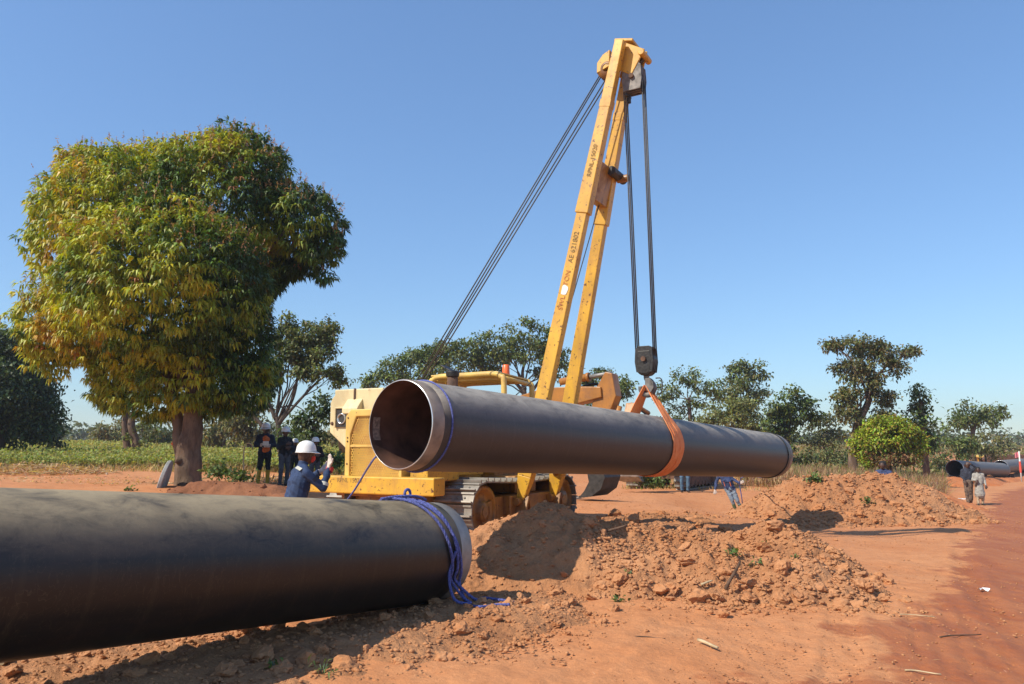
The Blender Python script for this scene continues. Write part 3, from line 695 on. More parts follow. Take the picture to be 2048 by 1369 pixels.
def shoe_mesh(width, pitch, mat, bolts=True):
    key = (width, round(pitch, 3), mat)
    if key not in SHOE:
        m = MB(); m.box((-.01 * 0, 0, -.012), (pitch * .93, width, .026)); m.box((pitch * .36, 0, .03), (.028, width, .06)); m.box((-pitch * .40, 0, .012), (.03, width * .99, .024))
        if bolts:
            for y in (-.2, -.06, .06, .2): m.lathe([(1e-4, .022), (.016, .02), (.018, 0)], (-.01, y * width / .74, 0), n=6)
        o = m.build('track_shoe', mat); SHOE[key] = o.data; bpy.data.objects.remove(o)
    return SHOE[key]
def make_track(parent, y, width, x0, x1, r0, r1, z0, z1, n, mat, fmat, wmat):
    tr = MB(); zlow = z0 - r0 + .09
    tr.prism([(x0 - r0 * 1.0, zlow + .06), (x0 - r0 * 1.0, z0 + .1), (x0 - r0 * 1.9, z0 + .22), (x1 + r1 * 2, z0 + .22), (x1 + r1 * 1.3, z0 - .05), (x1 + r1 * 1.3, zlow + .06)], y - width * .36, y + width * .36)
    track = tr.build('track', fmat, parent, .012)
    path, pitch = track_path(x0, x1, r0, r1, z0, z1, n); me = shoe_mesh(width, pitch, mat)
    for p, t in path:
        o = bpy.data.objects.new('track_shoe', me); COL.objects.link(o); o.parent = track; o.location = (p.x, y, p.y); o.rotation_euler = (0, -math.atan2(t.y, t.x) + math.pi, 0)
    for c, r, nm in (((x0 - r0, z0), r0 - .07, 'idler_wheel'), ((x1 + r1, z1), r1 - .06, 'sprocket')):
        m = MB(); w2 = width * .40
        m.lathe([(.06, -w2 - .02), (.16, -w2 - .02), (.16, -w2 + .05), (r * .78, -w2 + .07), (r * .82, -w2), (r, -w2), (r, w2), (r * .82, w2), (r * .78, w2 - .07), (.16, w2 - .05), (.16, w2 + .02), (.06, w2 + .02)], (c[0], y, c[1]), (0, 1, 0), 28)
        m.disc((c[0], y - w2 - .03, c[1]), (0, 1, 0), .09, 2 * w2 + .06, 10); m.build(nm, wmat, track)
    for k in range(6):
        xx = x0 - r0 * 1.9 - (x0 - r0 * 1.9 - x1 - r1 * 1.9) * k / 5; m = MB(); m.disc((xx, y - width * .39, zlow + .1), (0, 1, 0), .115, width * .78, 14); m.build('track_roller', wmat, track)
    return track
make_track(pl, 1.15, .74, .0, -4.0, .50, .47, .56, .60, 44, 'shoe_steel', 'yellow_muddy', 'yellow_muddy')
make_track(pl, -1.15, .74, .0, -4.0, .50, .47, .56, .60, 44, 'shoe_steel', 'yellow_muddy', 'yellow_muddy')
def part(name, mat, fn, bevel=.012, parent=None):
    m = MB(); fn(m); return m.build(name, mat, parent or pl, bevel)
# chassis, engine hood, radiator guard, grille
part('belly_frame', 'yellow_muddy', lambda m: (m.box((-1.6, 0, .78), (4.2, 1.5, .5)), m.box((.35, 0, .95), (.55, 1.5, .25))))
bl = at_u(866, 957, .92); br = at_u(866, 994, .92)
ZB1, ZB0 = bl.z, br.z; YB = bl.y
part('front_bumper', 'yellow', lambda m: m.box((.77, 0.02, (ZB0 + ZB1) / 2), (.30, YB * 2, ZB1 - ZB0)), .02)
part('bumper_bracket', 'dark_steel', lambda m: (m.box((.45, .5, ZB0 - .12), (.4, .12, .3)), m.box((.45, -.5, ZB0 - .12), (.4, .12, .3))))
gt = at_u(692, 822, .66); gw = .60
gl_ = at_u(690, 900, .66); gr_ = at_u(803, 940, .66); GY0, GY1 = gl_.y, gr_.y; GZ1 = gt.z; GZ0 = ZB1 - .06
guard = None
def guard_fn(m):
    prof = [(GY0, GZ0), (GY1, GZ0), (GY1, GZ1 - .09), (GY1 - .10, GZ1 + .02), (GY0 + .10, GZ1 + .02), (GY0, GZ1 - .09)]
    inn = [(GY0 + .10, GZ0 + .05), (GY1 - .06, GZ0 + .05), (GY1 - .06, GZ1 - .22), (GY1 - .17, GZ1 - .10), (GY0 + .22, GZ1 - .10), (GY0 + .10, GZ1 - .40)]
    vs = [(.66, y, z) for y, z in prof] + [(.66, y, z) for y, z in inn] + [(.30, y, z) for y, z in prof] + [(.60, y, z) for y, z in inn]
    fs = []
    for i in range(6):
        j = (i + 1) % 6; fs += [(i, j, 6 + j, 6 + i), (i, 12 + i, 12 + j, j), (6 + i, 6 + j, 18 + j, 18 + i)]
    m.add(vs, fs); m.inn = inn
guard = part('radiator_guard', 'yellow_pale', guard_fn, .015)
INN = [(GY0 + .10, GZ0 + .05), (GY1 - .06, GZ0 + .05), (GY1 - .06, GZ1 - .22), (GY1 - .17, GZ1 - .10), (GY0 + .22, GZ1 - .10), (GY0 + .10, GZ1 - .40)]
m = MB(); m.add([(.632, y, z) for y, z in INN], [tuple(range(6))]); m.build('grille', 'perforated', guard)
m = MB(); m.box((.645, (GY0 + GY1) / 2 + .02, (GZ0 + GZ1) / 2 - .02), (.02, GY1 - GY0 - .17, .035)); m.build('grille_bar', 'yellow_pale', guard)
m = MB(); m.box((.50, (GY0 + GY1) / 2, (GZ0 + GZ1) / 2), (.04, GY1 - GY0 - .1, GZ1 - GZ0 - .1)); m.build('radiator_core', 'greasy_black', guard)
for y, z in ((GY0 + .05, GZ0 + .25), (GY0 + .05, GZ0 + .62), (GY0 + .05, GZ0 + .68), (GY0 + .05, GZ1 - .12)):
    m = MB(); m.lathe([(1e-4, .012), (.014, .01), (.016, 0)], (.66, y, z), (1, 0, 0), 8); m.build('bolt', 'rust_brown', guard)
part('engine_hood', 'yellow_pale', lambda m: (m.prism([(.55, 1.0), (.55, GZ1 - .03), (-1.9, GZ1 + .06), (-1.9, 1.0)], GY0 + .06, GY1 - .06)), .03)
part('step_housing', 'yellow', lambda m: (m.box((.1, .88, 1.20), (.9, .35, .25)), m.box((-.7, .75, 1.32), (1.2, .4, .36))), .02)
part('hose', 'rubber', lambda m: m.tube(smooth_path([(.35, .72, ZB1), (.4, .76, ZB1 + .09), (.25, .8, ZB1 + .13), (-.2, .78, ZB1 + .16), (-.6, .72, ZB1 + .1)]), .025, 8), 0)
# counterweight, right side
c0 = at_u(661, 800, -.25); c1 = at_u(756, 776, -.25); cb = at_u(661, 865, -.25); cbb = at_u(700, 899, -.25)
CY0, CY1, CZ1, CZ0 = c0.y, c1.y + .12, c1.z, cbb.z
def cw(m):
    prof = [(CY0, cb.z), (CY0 + .42, CZ0), (CY1, CZ0), (CY1, CZ1), (CY0 + .10, CZ1), (CY0 + .10, CZ1 - .10), (CY0 + .04, CZ1 - .16), (CY0, CZ1 - .24)]
    vs = [(-.25, y, z) for y, z in prof] + [(-1.5, y, z) for y, z in prof]; n = len(prof)
    m.add(vs, [tuple(range(n)), tuple(range(2 * n - 1, n - 1, -1))] + [(i, i + n, (i + 1) % n + n, (i + 1) % n) for i in range(n)])
cwt = part('counterweight', 'cream', cw, .02)
hl = at_u(682, 838, -.2); m = MB(); m.lathe([(.10, 0), (.10, .05), (.085, .055), (.075, .03), (1e-4, .015)], (-.25, hl.y, hl.z), (1, 0, 0), 20); m.build('headlight', 'glass_lamp', cwt)
m = MB(); m.box((-.235, hl.y, hl.z + .02), (.03, .30, .34)); m.build('headlight_recess', 'dark_steel', cwt); 
m = MB(); m.box((-.225, hl.y + .14, hl.z + .02), (.06, .03, .36)); m.box((-.225, hl.y - .15, hl.z + .02), (.06, .03, .36)); m.box((-.225, hl.y, hl.z + .20), (.06, .3, .03)); m.build('headlight_frame', 'cream', cwt, .01)
bk = at_u(703, 815, -.2); m = MB(); m.prism([(-.25, bk.z - .12), (-.10, bk.z - .12), (-.10, bk.z - .02), (-.25, bk.z + .16)], bk.y - .14, bk.y + .22); m.build('lug_bracket', 'cream', cwt, .015)
m = MB(); m.box((-.243, bk.y + .03, CZ1 - .12), (.02, .035, .26)); m.build('slot', 'rust_brown', cwt)
for y, z in ((c0.y + .06, CZ1 - .62), (cbb.y + .02, CZ0 + .22)):
    m = MB(); m.lathe([(1e-4, .02), (.03, .018), (.034, 0)], (-.25, y, z), (1, 0, 0), 8); m.build('bolt', 'rust_brown', cwt)
part('counterweight_arm', 'yellow_muddy', lambda m: (m.beam((-.5, -.4, 1.1), (-.5, CY0 + .7, CZ0 + .2), .2, .25), m.beam((-1.3, -.4, 1.1), (-1.3, CY0 + .7, CZ0 + .2), .2, .25)))
# operator station
part('operator_deck', 'yellow_muddy', lambda m: (m.box((-2.7, 0, 1.25), (1.7, 1.7, .5)), m.box((-3.3, 0, 1.75), (.7, 1.6, .6)), m.box((-1.95, .1, 1.7), (.2, 1.1, .5))))
part('seat', 'rubber', lambda m: (m.box((-2.75, .1, 1.62), (.55, .55, .16)), m.box((-3.02, .1, 1.95), (.14, .55, .6))), .03)
ex = at_u(905, 770, -1.2); ext = at_u(905, 748, -1.2)
part('exhaust_stack', 'rust_brown', lambda m: m.tube([(-1.2, ex.y, GZ1 - .1), (-1.2, ex.y, ext.z - .04)], .10, 14), 0)
part('exhaust_flap', 'greasy_black', lambda m: (m.lathe([(.12, 0), (.13, .08), (.11, .10), (1e-4, .10)], (-1.2, ex.y, ext.z - .05), n=14), m.box((-1.2, ex.y - .10, ext.z + .10), (.2, .26, .025), Matrix.Rotation(-.5, 3, 'X'))), .006)
# canopy
cf = at_u(1008, 747, -2.15); CNY1 = cf.y; CNZ = cf.z; cr_ = at_v(1064, 770, CNY1); CNX0, CNX1 = -2.15, cr_.x
CNY0 = -CNY1 * .95; rr = .055
zr = CNZ - .06
can = part('canopy_frame', 'yellow_pale', lambda m: (
    m.tube(smooth_path([(CNX0, CNY0, 1.3), (CNX0, CNY0, CNZ - .25), (CNX0, CNY0 + .06, CNZ - .06), (CNX0, CNY0 + .25, CNZ), (CNX0, 0, CNZ), (CNX0, CNY1 - .25, CNZ), (CNX0, CNY1 - .06, CNZ - .06), (CNX0, CNY1, CNZ - .25), (CNX0, CNY1, 1.3)]), rr, 12),
    m.tube(smooth_path([(CNX1, CNY0, 1.3), (CNX1, CNY0, zr - .25), (CNX1, CNY0 + .06, zr - .06), (CNX1, CNY0 + .25, zr), (CNX1, CNY1 - .25, zr), (CNX1, CNY1 - .06, zr - .06), (CNX1, CNY1, zr - .25), (CNX1, CNY1, 1.3)]), rr, 12),
    m.tube([(CNX0, CNY1 - .03, CNZ - .08), (CNX1, CNY1 - .03, zr - .08)], .045, 10), m.tube([(CNX0, CNY0 + .03, CNZ - .08), (CNX1, CNY0 + .03, zr - .08)], .045, 10)), 0)
m = MB(); m.beam((CNX0 + .05, 0, CNZ + .02), (CNX1 - .05, 0, zr + .02), CNY1 - CNY0 - .12, .03); m.build('roof_sheet', 'yellow_pale', can, .006)
for k in range(4):
    f = .15 + .23 * k; m = MB(); xx = CNX0 + (CNX1 - CNX0) * f; m.box((xx, 0, CNZ - .06 - .04 * f), (.06, CNY1 - CNY0 - .14, .07)); m.build('roof_rib', 'yellow_pale', can, .006)
be = at_u(1012, 744, -2.5); part('beacon', 'beacon', lambda m: m.lathe([(.075, -.04), (.075, .0), (.068, .16), (.055, .175), (1e-4, .178)], (-2.5, be.y - .0, CNZ + .03), n=18), 0)
# side boom: two legs hinged on the left track frame
UB = -2.05
Tip = at_u(1256, 100, UB)
fF = at_v(1042, 1003, 1.60); fR = at_v(1107, 985, 1.60); fF.z = max(.5, fF.z); fR.z = fF.z
boom = part('boom_head', 'yellow', lambda m: (
    m.box(tuple(Tip + Vector((.13, .05, -.25))), (.04, .44, .5), Matrix.Rotation(-.55, 3, 'X')),
    m.box(tuple(Tip + Vector((-.13, .05, -.25))), (.04, .44, .5), Matrix.Rotation(-.25, 3, 'X')),
    m.box(tuple(Tip + Vector((0, -.02, .12))), (.36, .36, .05), Matrix.Rotation(-.25, 3, 'X')), m.disc(tuple(Tip + Vector((-.22, .32, -.22))), (1, 0, 0), .06, .44, 12)), .01)
for ft, tx in ((fF, .27), (fR, -.27)):
    tp = Tip + Vector((tx, -.05, 0)); d = tp - ft; Lb = d.length; dn = d.normalized(); kn = ft.lerp(tp, .635)
    rf = Vector((1, 0, 0))
    def leg(m):
        m.beam(ft + dn * .45, kn + dn * .1, .19, .27, .165, .20, ref=rf); m.beam(ft - dn * .05, ft + dn * .45, .09, .12, .19, .27, ref=rf)
    lg = part('boom_leg', 'yellow', leg, .012)
    m = MB(); m.beam(kn - dn * .12, tp + dn * .05, .20, .255, .16, .17, ref=rf); m.build('upper_leg_section', 'yellow', lg, .012)
    m = MB(); m.beam(ft.lerp(tp, .855), ft.lerp(tp, .872), .185, .215, ref=rf); m.build('splice_plate', 'yellow', lg, .006)
    m = MB(); m.beam(Vector((ft.x + .13, ft.y, ft.z - .25)), ft + dn * .1, .05, .3, ref=rf); m.beam(Vector((ft.x - .13, ft.y, ft.z - .25)), ft + dn * .1, .05, .3, ref=rf); m.disc((ft.x - .2, ft.y, ft.z), (1, 0, 0), .07, .4, 14); m.build('hinge_bracket', 'yellow_muddy', lg, .01)
mid = lambda ft, f, tx: ft.lerp(Tip + Vector((tx, -.05, 0)), f)
part('cross_plate', 'yellow_muddy', lambda m: (m.beam(mid(fF, .70, .27), mid(fR, .70, -.27), .2, .7, up=(0, .25, 1)), m.disc(tuple(mid(fR, .725, -.27) + Vector((-.1, .12, 0))), (.0, 1, .0), .07, .22, 14)), .01)
m = MB(); q_ = mid(fR, .73, -.27); m.disc(tuple(q_ + Vector((-.30, .16, .0))), (1, 0, 0), .085, .62, 14); m.build('roller_bar', 'dark_steel', pl)
part('boom_brace', 'yellow_muddy', lambda m: (m.beam(mid(fF, .05, .27), mid(fR, .16, -.27), .1, .12), m.beam(mid(fR, .05, -.27), mid(fF, .16, .27), .1, .12), m.beam(mid(fF, .17, .27), mid(fR, .17, -.27), .12, .16)), .01)
part('boom_saddle', 'yellow_muddy', lambda m: (m.box(((fF.x + fR.x) / 2, 1.38, .62), (abs(fF.x - fR.x) + .6, .35, .34)), m.box(((fF.x + fR.x) / 2, 1.0, .95), (.8, .7, .3))), .02)
# sheave blocks
lp_ = at_u(1217, 140, UB); bs_ = part('boom_sheave', 'yellow_muddy', lambda m: m.lathe([(.08, -.11), (.20, -.08), (.20, -.07), (.15, -.04), (.15, .04), (.20, .07), (.20, .08), (.08, .11)], (0, 0, 0), (1, 0, 0), 22), 0)
bs_.location = lp_
cov = at_u(1210, 132, UB); part('sheave_cover', 'yellow', lambda m: m.prism([(-.13, -.16), (.12, -.08), (.14, .24), (-.0, .18), (-.12, .04)], -.10, .10, lambda p: Vector((p.y + cov.x, p.x + cov.y, p.z + cov.z))), .01)
ub = at_u(1272, 158, UB); hb_w = HOOK
ub = Vector((UB, tloc(HOOK).y, ub.z))
hkL = tloc(HOOK)
def block(name, c, w_, h_, mat, mats):
    o = part(name, mats, lambda m: [m.prism([(-w_ * .42, -h_ * .5), (w_ * .42, -h_ * .5), (w_ * .5, -h_ * .1), (w_ * .46, h_ * .38), (w_ * .3, h_ * .5), (-w_ * .3, h_ * .5), (-w_ * .46, h_ * .38), (-w_ * .5, -h_ * .1)], x - .012, x + .012, lambda p: Vector((c.x + p.y, c.y + p.x, c.z + p.z))) for x in (-.125, -.042, .042, .125)], .006)
    for x in (-.083, 0, .083):
        m = MB(); m.lathe([(.04, -.036), (w_ * .44, -.036), (w_ * .44, -.026), (w_ * .34, -.01), (w_ * .34, .01), (w_ * .44, .026), (w_ * .44, .036), (.04, .036)], (c.x + x, c.y, c.z - h_ * .02), (1, 0, 0), 20); m.build('sheave', mat, o)
    m = MB(); m.disc((c.x - .18, c.y, c.z), (1, 0, 0), .045, .36, 12); m.build('sheave_pin', 'rust_brown', o)
    return o
block('upper_block', ub, .38, .52, 'greasy_black', 'block_grey')
part('block_shackle', 'dark_steel', lambda m: (m.beam(ub + Vector((0, 0, .22)), Tip + Vector((0, .30, -.22)), .1, .08), m.disc(tuple(ub + Vector((-.1, -.12, -.30))), (1, 0, 0), .03, .2, 8), m.box(tuple(ub + Vector((0, -.1, -.36))), (.05, .05, .16))), .005)
lbz = at_u(1287, 716, UB); lb = Vector((hkL.x, hkL.y, lbz.z))
hb = block('hook_block', lb, .34, .46, 'greasy_black', 'greasy_black')
m = MB(); m.prism([(-.07, -.19), (.07, -.19), (.13, -.13), (.175, .10), (.14, .28), (-.14, .28), (-.175, .10), (-.13, -.13)], -.14, .14, lambda p: Vector((lb.x + p.y, lb.y + p.x, lb.z + p.z - .10))); m.build('block_cheek', 'greasy_black', hb, .045)
hp = [Vector((0, 0, -.24)), Vector((0, 0, -.34)), Vector((.0, .08, -.40)), Vector((0, .13, -.50)), Vector((0, .08, -.60)), Vector((0, -.02, -.62)), Vector((0, -.10, -.55)), Vector((0, -.11, -.47))]
m = MB(); m.tube([lb + p for p in smooth_path(hp)], [.05] * 6 + [.055] * 26 + [.04] * 4 if False else .05, 12); m.build('hook', 'block_grey', hb)
m = MB(); m.prism([(.0, -.34), (.08, -.33), (.14, -.40), (.15, -.50), (.10, -.58), (.03, -.56), (.0, -.46)], .06, .10, lambda p: Vector((lb.x + p.y, lb.y + p.x, lb.z + p.z))); m.build('hook_latch_plate', 'block_grey', hb)
m = MB(); m.tube(smooth_path([lb + Vector((.05, .18, -.34)), lb + Vector((.05, .28, -.36)), lb + Vector((.05, .28, -.58)), lb + Vector((.05, .18, -.62))], 3), .012, 6); m.build('hook_handle', 'dark_steel', hb)
# hoist lines
for dy, dx in ((-.16, -.083), (-.16, 0), (-.16, .083), (.16, -.083), (.16, 0), (.16, .083)):
    part('hoist_cable', 'cable', lambda m: m.tube([ub + Vector((dx, dy * 1.1, -.05)), lb + Vector((dx, dy, .05))], .0125, 6), 0)
# boom lines to the winch
wb = at_u(797, 838, -.9)
for k, (o, ty) in enumerate(((-.16, -.20), (-.10, -.16), (.06, .02), (.14, .10))):
    part('boom_cable', 'cable', lambda m: m.tube([lp_ + Vector((o * .45, ty, -.02 - .04 * k)), wb + Vector((o, -.24 + .14 * k, 0))], .0125, 6), 0)
part('boom_line_block', 'dark_steel', lambda m: (m.box(tuple(wb), (.5, .62, .26)), m.disc(tuple(wb + Vector((-.28, 0, -.05))), (1, 0, 0), .2, .56, 16)), .02)
part('winch', 'yellow_muddy', lambda m: (m.disc((-2.0, -.75, 1.55), (1, 0, 0), .34, .1, 20), m.disc((-1.3, -.75, 1.55), (1, 0, 0), .34, .1, 20), m.disc((-2.0, -.75, 1.55), (1, 0, 0), .2, .7, 20), m.box((-1.65, -.75, 1.2), (.9, .5, .5))), .01)
part('inner_cable', 'cable', lambda m: m.tube([mid(fR, .72, -.27) + Vector((.16, .02, 0)), mid(fF, .30, .27) + Vector((-.2, -.05, 0)), Vector((-1.7, .2, 1.7))], .011, 6), 0)
# stencilled lettering
def lettering(parent, txt, loc, xdir, nrm, size, mat, name='lettering'):
    cu = bpy.data.curves.new(name, 'FONT'); cu.body = txt; cu.size = size; cu.align_x = 'CENTER'; cu.align_y = 'CENTER'; cu.extrude = .0008
    o = bpy.data.objects.new(name, cu); COL.objects.link(o); dg = bpy.context.evaluated_depsgraph_get(); me = bpy.data.meshes.new_from_object(o.evaluated_get(dg)); bpy.data.objects.remove(o)
    o = bpy.data.objects.new(name, me); COL.objects.link(o); me.materials.clear(); me.materials.append(MAT[mat]); o.parent = parent
    X = Vector(xdir).normalized(); Z = Vector(nrm).normalized(); Y = Z.cross(X).normalized(); X = Y.cross(Z)
    o.matrix_local = Matrix.Translation(Vector(loc)) @ Matrix((X, Y, Z)).transposed().to_4x4(); return o
dF = (Tip + Vector((.27, -.05, 0)) - fF).normalized()
nF = Vector((1, 0, 0)); nF = (nF - dF * nF.dot(dF)).normalized()
def onleg(f, off): return fF.lerp(Tip + Vector((.27, -.05, 0)), f) + nF * off
lettering(pl, 'RPNL-15020', onleg(.735, .103), dF, nF, .115, 'lettering'); lettering(pl, 'AE 621802', onleg(.545, .091), dF, nF, .13, 'lettering')
lettering(pl, 'TON', onleg(.478, .093), dF, nF, .13, 'lettering_red'); lettering(pl, 'SWL', onleg(.424, .095), dF, nF, .13, 'lettering_red')
m = MB(); c = onleg(.452, .094); s_ = dF.cross(nF); m.add([c + (dF * math.cos(a) * .10 + s_ * math.sin(a) * .07) * random.uniform(.75, 1.1) for a in np.linspace(0, 6.28, 14)[:-1]], [tuple(range(13))]); m.build('white_patch', 'patch_white', pl)
lettering(pl, 'RPNL 15020', (.922, -.22, (ZB0 + ZB1) / 2 + .07), (0, 1, 0), (1, 0, 0), .10, 'lettering')
# ------------------------------------------------------------------ excavators
def excavator(label, loc, fwd, boom, stick_end, bucket_rot, tracks_dir=None, bw=.95, seed=0, bs=1.0):
    """boom: foot, bend, knuckle as local (x,z); stick_end local (x,z)"""
    f = Vector((fwd[0], fwd[1], 0)).normalized(); t = thing('excavator', label, 'excavator', loc, math.atan2(f.y, f.x))
    def part(name, mat, fn, bevel=.015, parent=None): m = MB(); fn(m); return m.build(name, mat, parent or t, bevel)
    for y in (1.1, -1.1): make_track(t, y, .6, 1.95, -1.95, .40, .40, .44, .44, 40, 'shoe_steel', 'rust_brown', 'rust_brown')
    part('undercarriage', 'rust_brown', lambda m: (m.box((0, 0, .62), (1.6, 1.8, .4)), m.disc((0, 0, .8), (0, 0, 1), .6, .2, 24)))
    part('house', 'orange_paint', lambda m: (m.box((-.9, 0, 1.5), (3.4, 2.6, .95)), m.box((-1.5, -.1, 2.15), (2.0, 2.3, .4))), .05)
    part('counterweight', 'orange_paint', lambda m: m.prism([(-2.6, 1.1), (-2.6, 2.3), (-2.95, 2.3), (-3.2, 1.9), (-3.1, 1.15)], -1.3, 1.3), .06)
    cab = part('cab', 'orange_paint', lambda m: m.prism([(-.35, 1.15), (1.1, 1.15), (1.2, 1.7), (.75, 2.85), (-.35, 2.85)], .3, 1.28), .05)
    m = MB(); m.prism([(-.2, 1.85), (.98, 1.75), (.66, 2.7), (-.2, 2.7)], 1.27, 1.292); m.build('side_window', 'glass_dark', cab)
    m = MB(); m.prism([(1.16, 1.75), (1.21, 1.75), (.80, 2.75), (.76, 2.75)], .4, 1.18); m.build('windscreen', 'glass_dark', cab)
    (fx, fz), (bx, bz), (kx, kz) = boom; w = .26
    def strip(pts, th, y0, y1, m):
        top = []; bot = []; n = len(pts)
        for i, (x, z) in enumerate(pts):
            a = Vector(pts[max(i - 1, 0)]); b = Vector(pts[min(i + 1, n - 1)]); d = (b - a).normalized(); nn = Vector((-d.y, d.x)); h = th[i] / 2
            if nn.y < 0: nn = -nn
            top.append((x + nn.x * h, z + nn.y * h)); bot.append((x - nn.x * h, z - nn.y * h))
        m.prism(top + bot[::-1], y0, y1)
    bm = part('boom', 'orange_paint', lambda m: strip([(fx, fz), ((fx + bx) / 2 - .1, (fz + bz) / 2 + .1), (bx, bz), ((bx + kx) / 2, (bz + kz) / 2), (kx, kz)], [.3, .55, .62, .5, .28], -w, w, m), .02)
    sx, sz = stick_end; d = (Vector((sx, sz)) - Vector((kx, kz))).normalized(); bk = Vector((kx, kz)) - d * .55; pr = Vector((-d.y, d.x))
    if pr.x < 0: pr = -pr
    st = part('stick', 'orange_paint', lambda m: m.prism([tuple(bk - pr * .05), tuple(bk + pr * .16), tuple(Vector((kx, kz)) + pr * .42), tuple(Vector((sx, sz)) + pr * .13), tuple(Vector((sx, sz)) - pr * .13), tuple(Vector((kx, kz)) - pr * .22)], -.19, .19), .02)
    def cyl(name, a, b, y, r, parent=t):
        a, b = Vector((a[0], y, a[1])), Vector((b[0], y, b[1])); mdp = a.lerp(b, .58)
        m = MB(); m.tube([a, mdp], r, 12); m.tube([mdp - (mdp - a).normalized() * .08, mdp], r * 1.25, 12); o = m.build(name, 'orange_paint', parent)
        m = MB(); m.tube([mdp, b], r * .55, 10); m.build('piston_rod', 'steel_grey', o); return o
    cyl('stick_cylinder', (bx + .35, bz + .48), tuple(bk + pr * .05), 0, .10)
    cyl('boom_cylinder', (1.3, 1.15), (bx - .1, bz - .1), .38, .09); cyl('boom_cylinder', (1.3, 1.15), (bx - .1, bz - .1), -.38, .09)
    lk = Vector((sx, sz)) - d * .5 + pr * .5
    cyl('bucket_cylinder', tuple(Vector((kx, kz)) + d * .25 + pr * .5), tuple(lk), 0, .08)
    part('bucket_link', 'rust_brown', lambda m: (m.beam((sx - d.x * .45, 0, sz - d.y * .45), (lk.x, 0, lk.y), .3, .08), m.beam((lk.x, 0, lk.y), (sx + pr.x * .35, 0, sz + pr.y * .35 - .05), .22, .08)), .01)
    m = MB(); m.tube(smooth_path([(bx + .9, .2, bz + .33), (kx - .35, .22, kz + .25), (kx + .05, .24, kz - .05), (kx + .02, .22, kz - .6), (kx - .05, .21, kz - 1.2)]), .035, 8); m.build('hydraulic_hose', 'rubber', t)
    # bucket: curved shell with cheeks and teeth
    prof = [(a_ * bs, b_ * bs) for a_, b_ in [(0, 0), (.42, -.02), (.62, -.25), (.66, -.55), (.50, -.85), (.18, -1.02), (-.22, -1.02)]]
    ca, sa = math.cos(bucket_rot), math.sin(bucket_rot); rot = lambda p: (sx + p[0] * ca - p[1] * sa, sz + p[0] * sa + p[1] * ca)
    bkp = bw / 2
    def shell(m):
        o_ = [rot(p) for p in prof]; i_ = [rot((p[0] * .93 - .01, p[1] * .95)) for p in prof]; m.prism(o_ + i_[::-1], -bkp, bkp)
        ch = [rot(p) for p in prof] + [rot((-.02 * bs, -.86 * bs)), rot((.16 * bs, -.62 * bs)), rot((.14 * bs, -.32 * bs))]; m.prism(ch, -bkp - .02, -bkp + .02); m.prism(ch, bkp - .02, bkp + .02)
    bu = part('bucket', 'dark_steel' if seed == 0 else 'steel_grey', shell, .008)
    for k in range(5):
        y = -bkp + .08 + (bw - .16) * k / 4; m = MB(); a = rot((-.20 * bs, -1.0 * bs)); b = rot((-.42 * bs, -1.0 * bs)); m.beam((a[0], y, a[1]), (b[0], y, b[1]), .08, .06, .05, .02); m.build('bucket_tooth', 'steel_grey', bu)
    part('bucket_ears', 'orange_paint', lambda m: [m.prism([rot((-.1, .12)), rot((.4, .14)), rot((.45, -.05)), rot((-.1, -.08))], y - .02, y + .02) for y in (-.24, .24)], .006)
    return t
K = P(1210, 778, 20.8); E0 = Vector((-2.1, 23.7, 0)); E0.z = g1(-2.1, 23.7); ef = Vector((K.x - E0.x, K.y - E0.y, 0)); L_ = ef.length
Bn = P(1110, 790, 22.0)
excavator('orange excavator behind the boom legs, its dark bucket under the hanging pipe', E0, ef, ((.45, 1.7), ((Vector((Bn.x, Bn.y, 0)) - Vector((E0.x, E0.y, 0))).length, Bn.z - E0.z - .15), (L_, K.z - E0.z - .1)), (L_ - .5, .98), .12, bs=.95)
E1 = P(1345, 975, 31.5); E1.z = g1(E1.x, E1.y); bk_ = P(1252, 960, 27.6); ef = Vector((bk_.x - E1.x, bk_.y - E1.y, 0)); L_ = ef.length
xb = excavator('orange excavator farther back, its grey bucket and tracks seen under the pipe', E1, ef, ((.45, 1.7), (2.3, 2.75), (L_ - .2, 3.05 - E1.z)), (L_ - .1, 1.1 - E1.z + .2), .15, seed=1, bs=.8); xb.scale = (.9, .9, .9)
# far yellow loader at the right edge
fl = P(2000, 925, 82); fl.z = g1(fl.x, fl.y)
zt = P(2000, 917, 82).z - fl.z
t = thing('crawler_tractor', 'far yellow tractor with flat canopy behind the far pipes', 'tractor', fl, 0)
m = MB(); m.box((0, 0, zt - 1.2), (3.6, 1.9, 1.4)); m.box((1.2, 0, zt - .6), (1.6, 1.2, .9)); m.build('body', 'yellow', t, .06)
m = MB(); m.box((-.3, 0, zt + .2), (3.4, 2.0, .28)); m.build('canopy', 'yellow_pale', t, .08)
for x, y in ((-1.8, .85), (-1.8, -.85), (1.1, .85), (1.1, -.85)): m = MB(); m.box((x, y, zt - .4), (.14, .14, 1.2)); m.build('canopy_post', 'yellow', t)
for y in (1, -1): m = MB(); m.prism([(-2.2, .2), (-2.4, .6), (-2.1, 1.05), (2.1, 1.05), (2.4, .6), (2.2, .2)], y * 1.1 - .28, y * 1.1 + .28); m.build('track', 'rust_brown', t, .05)
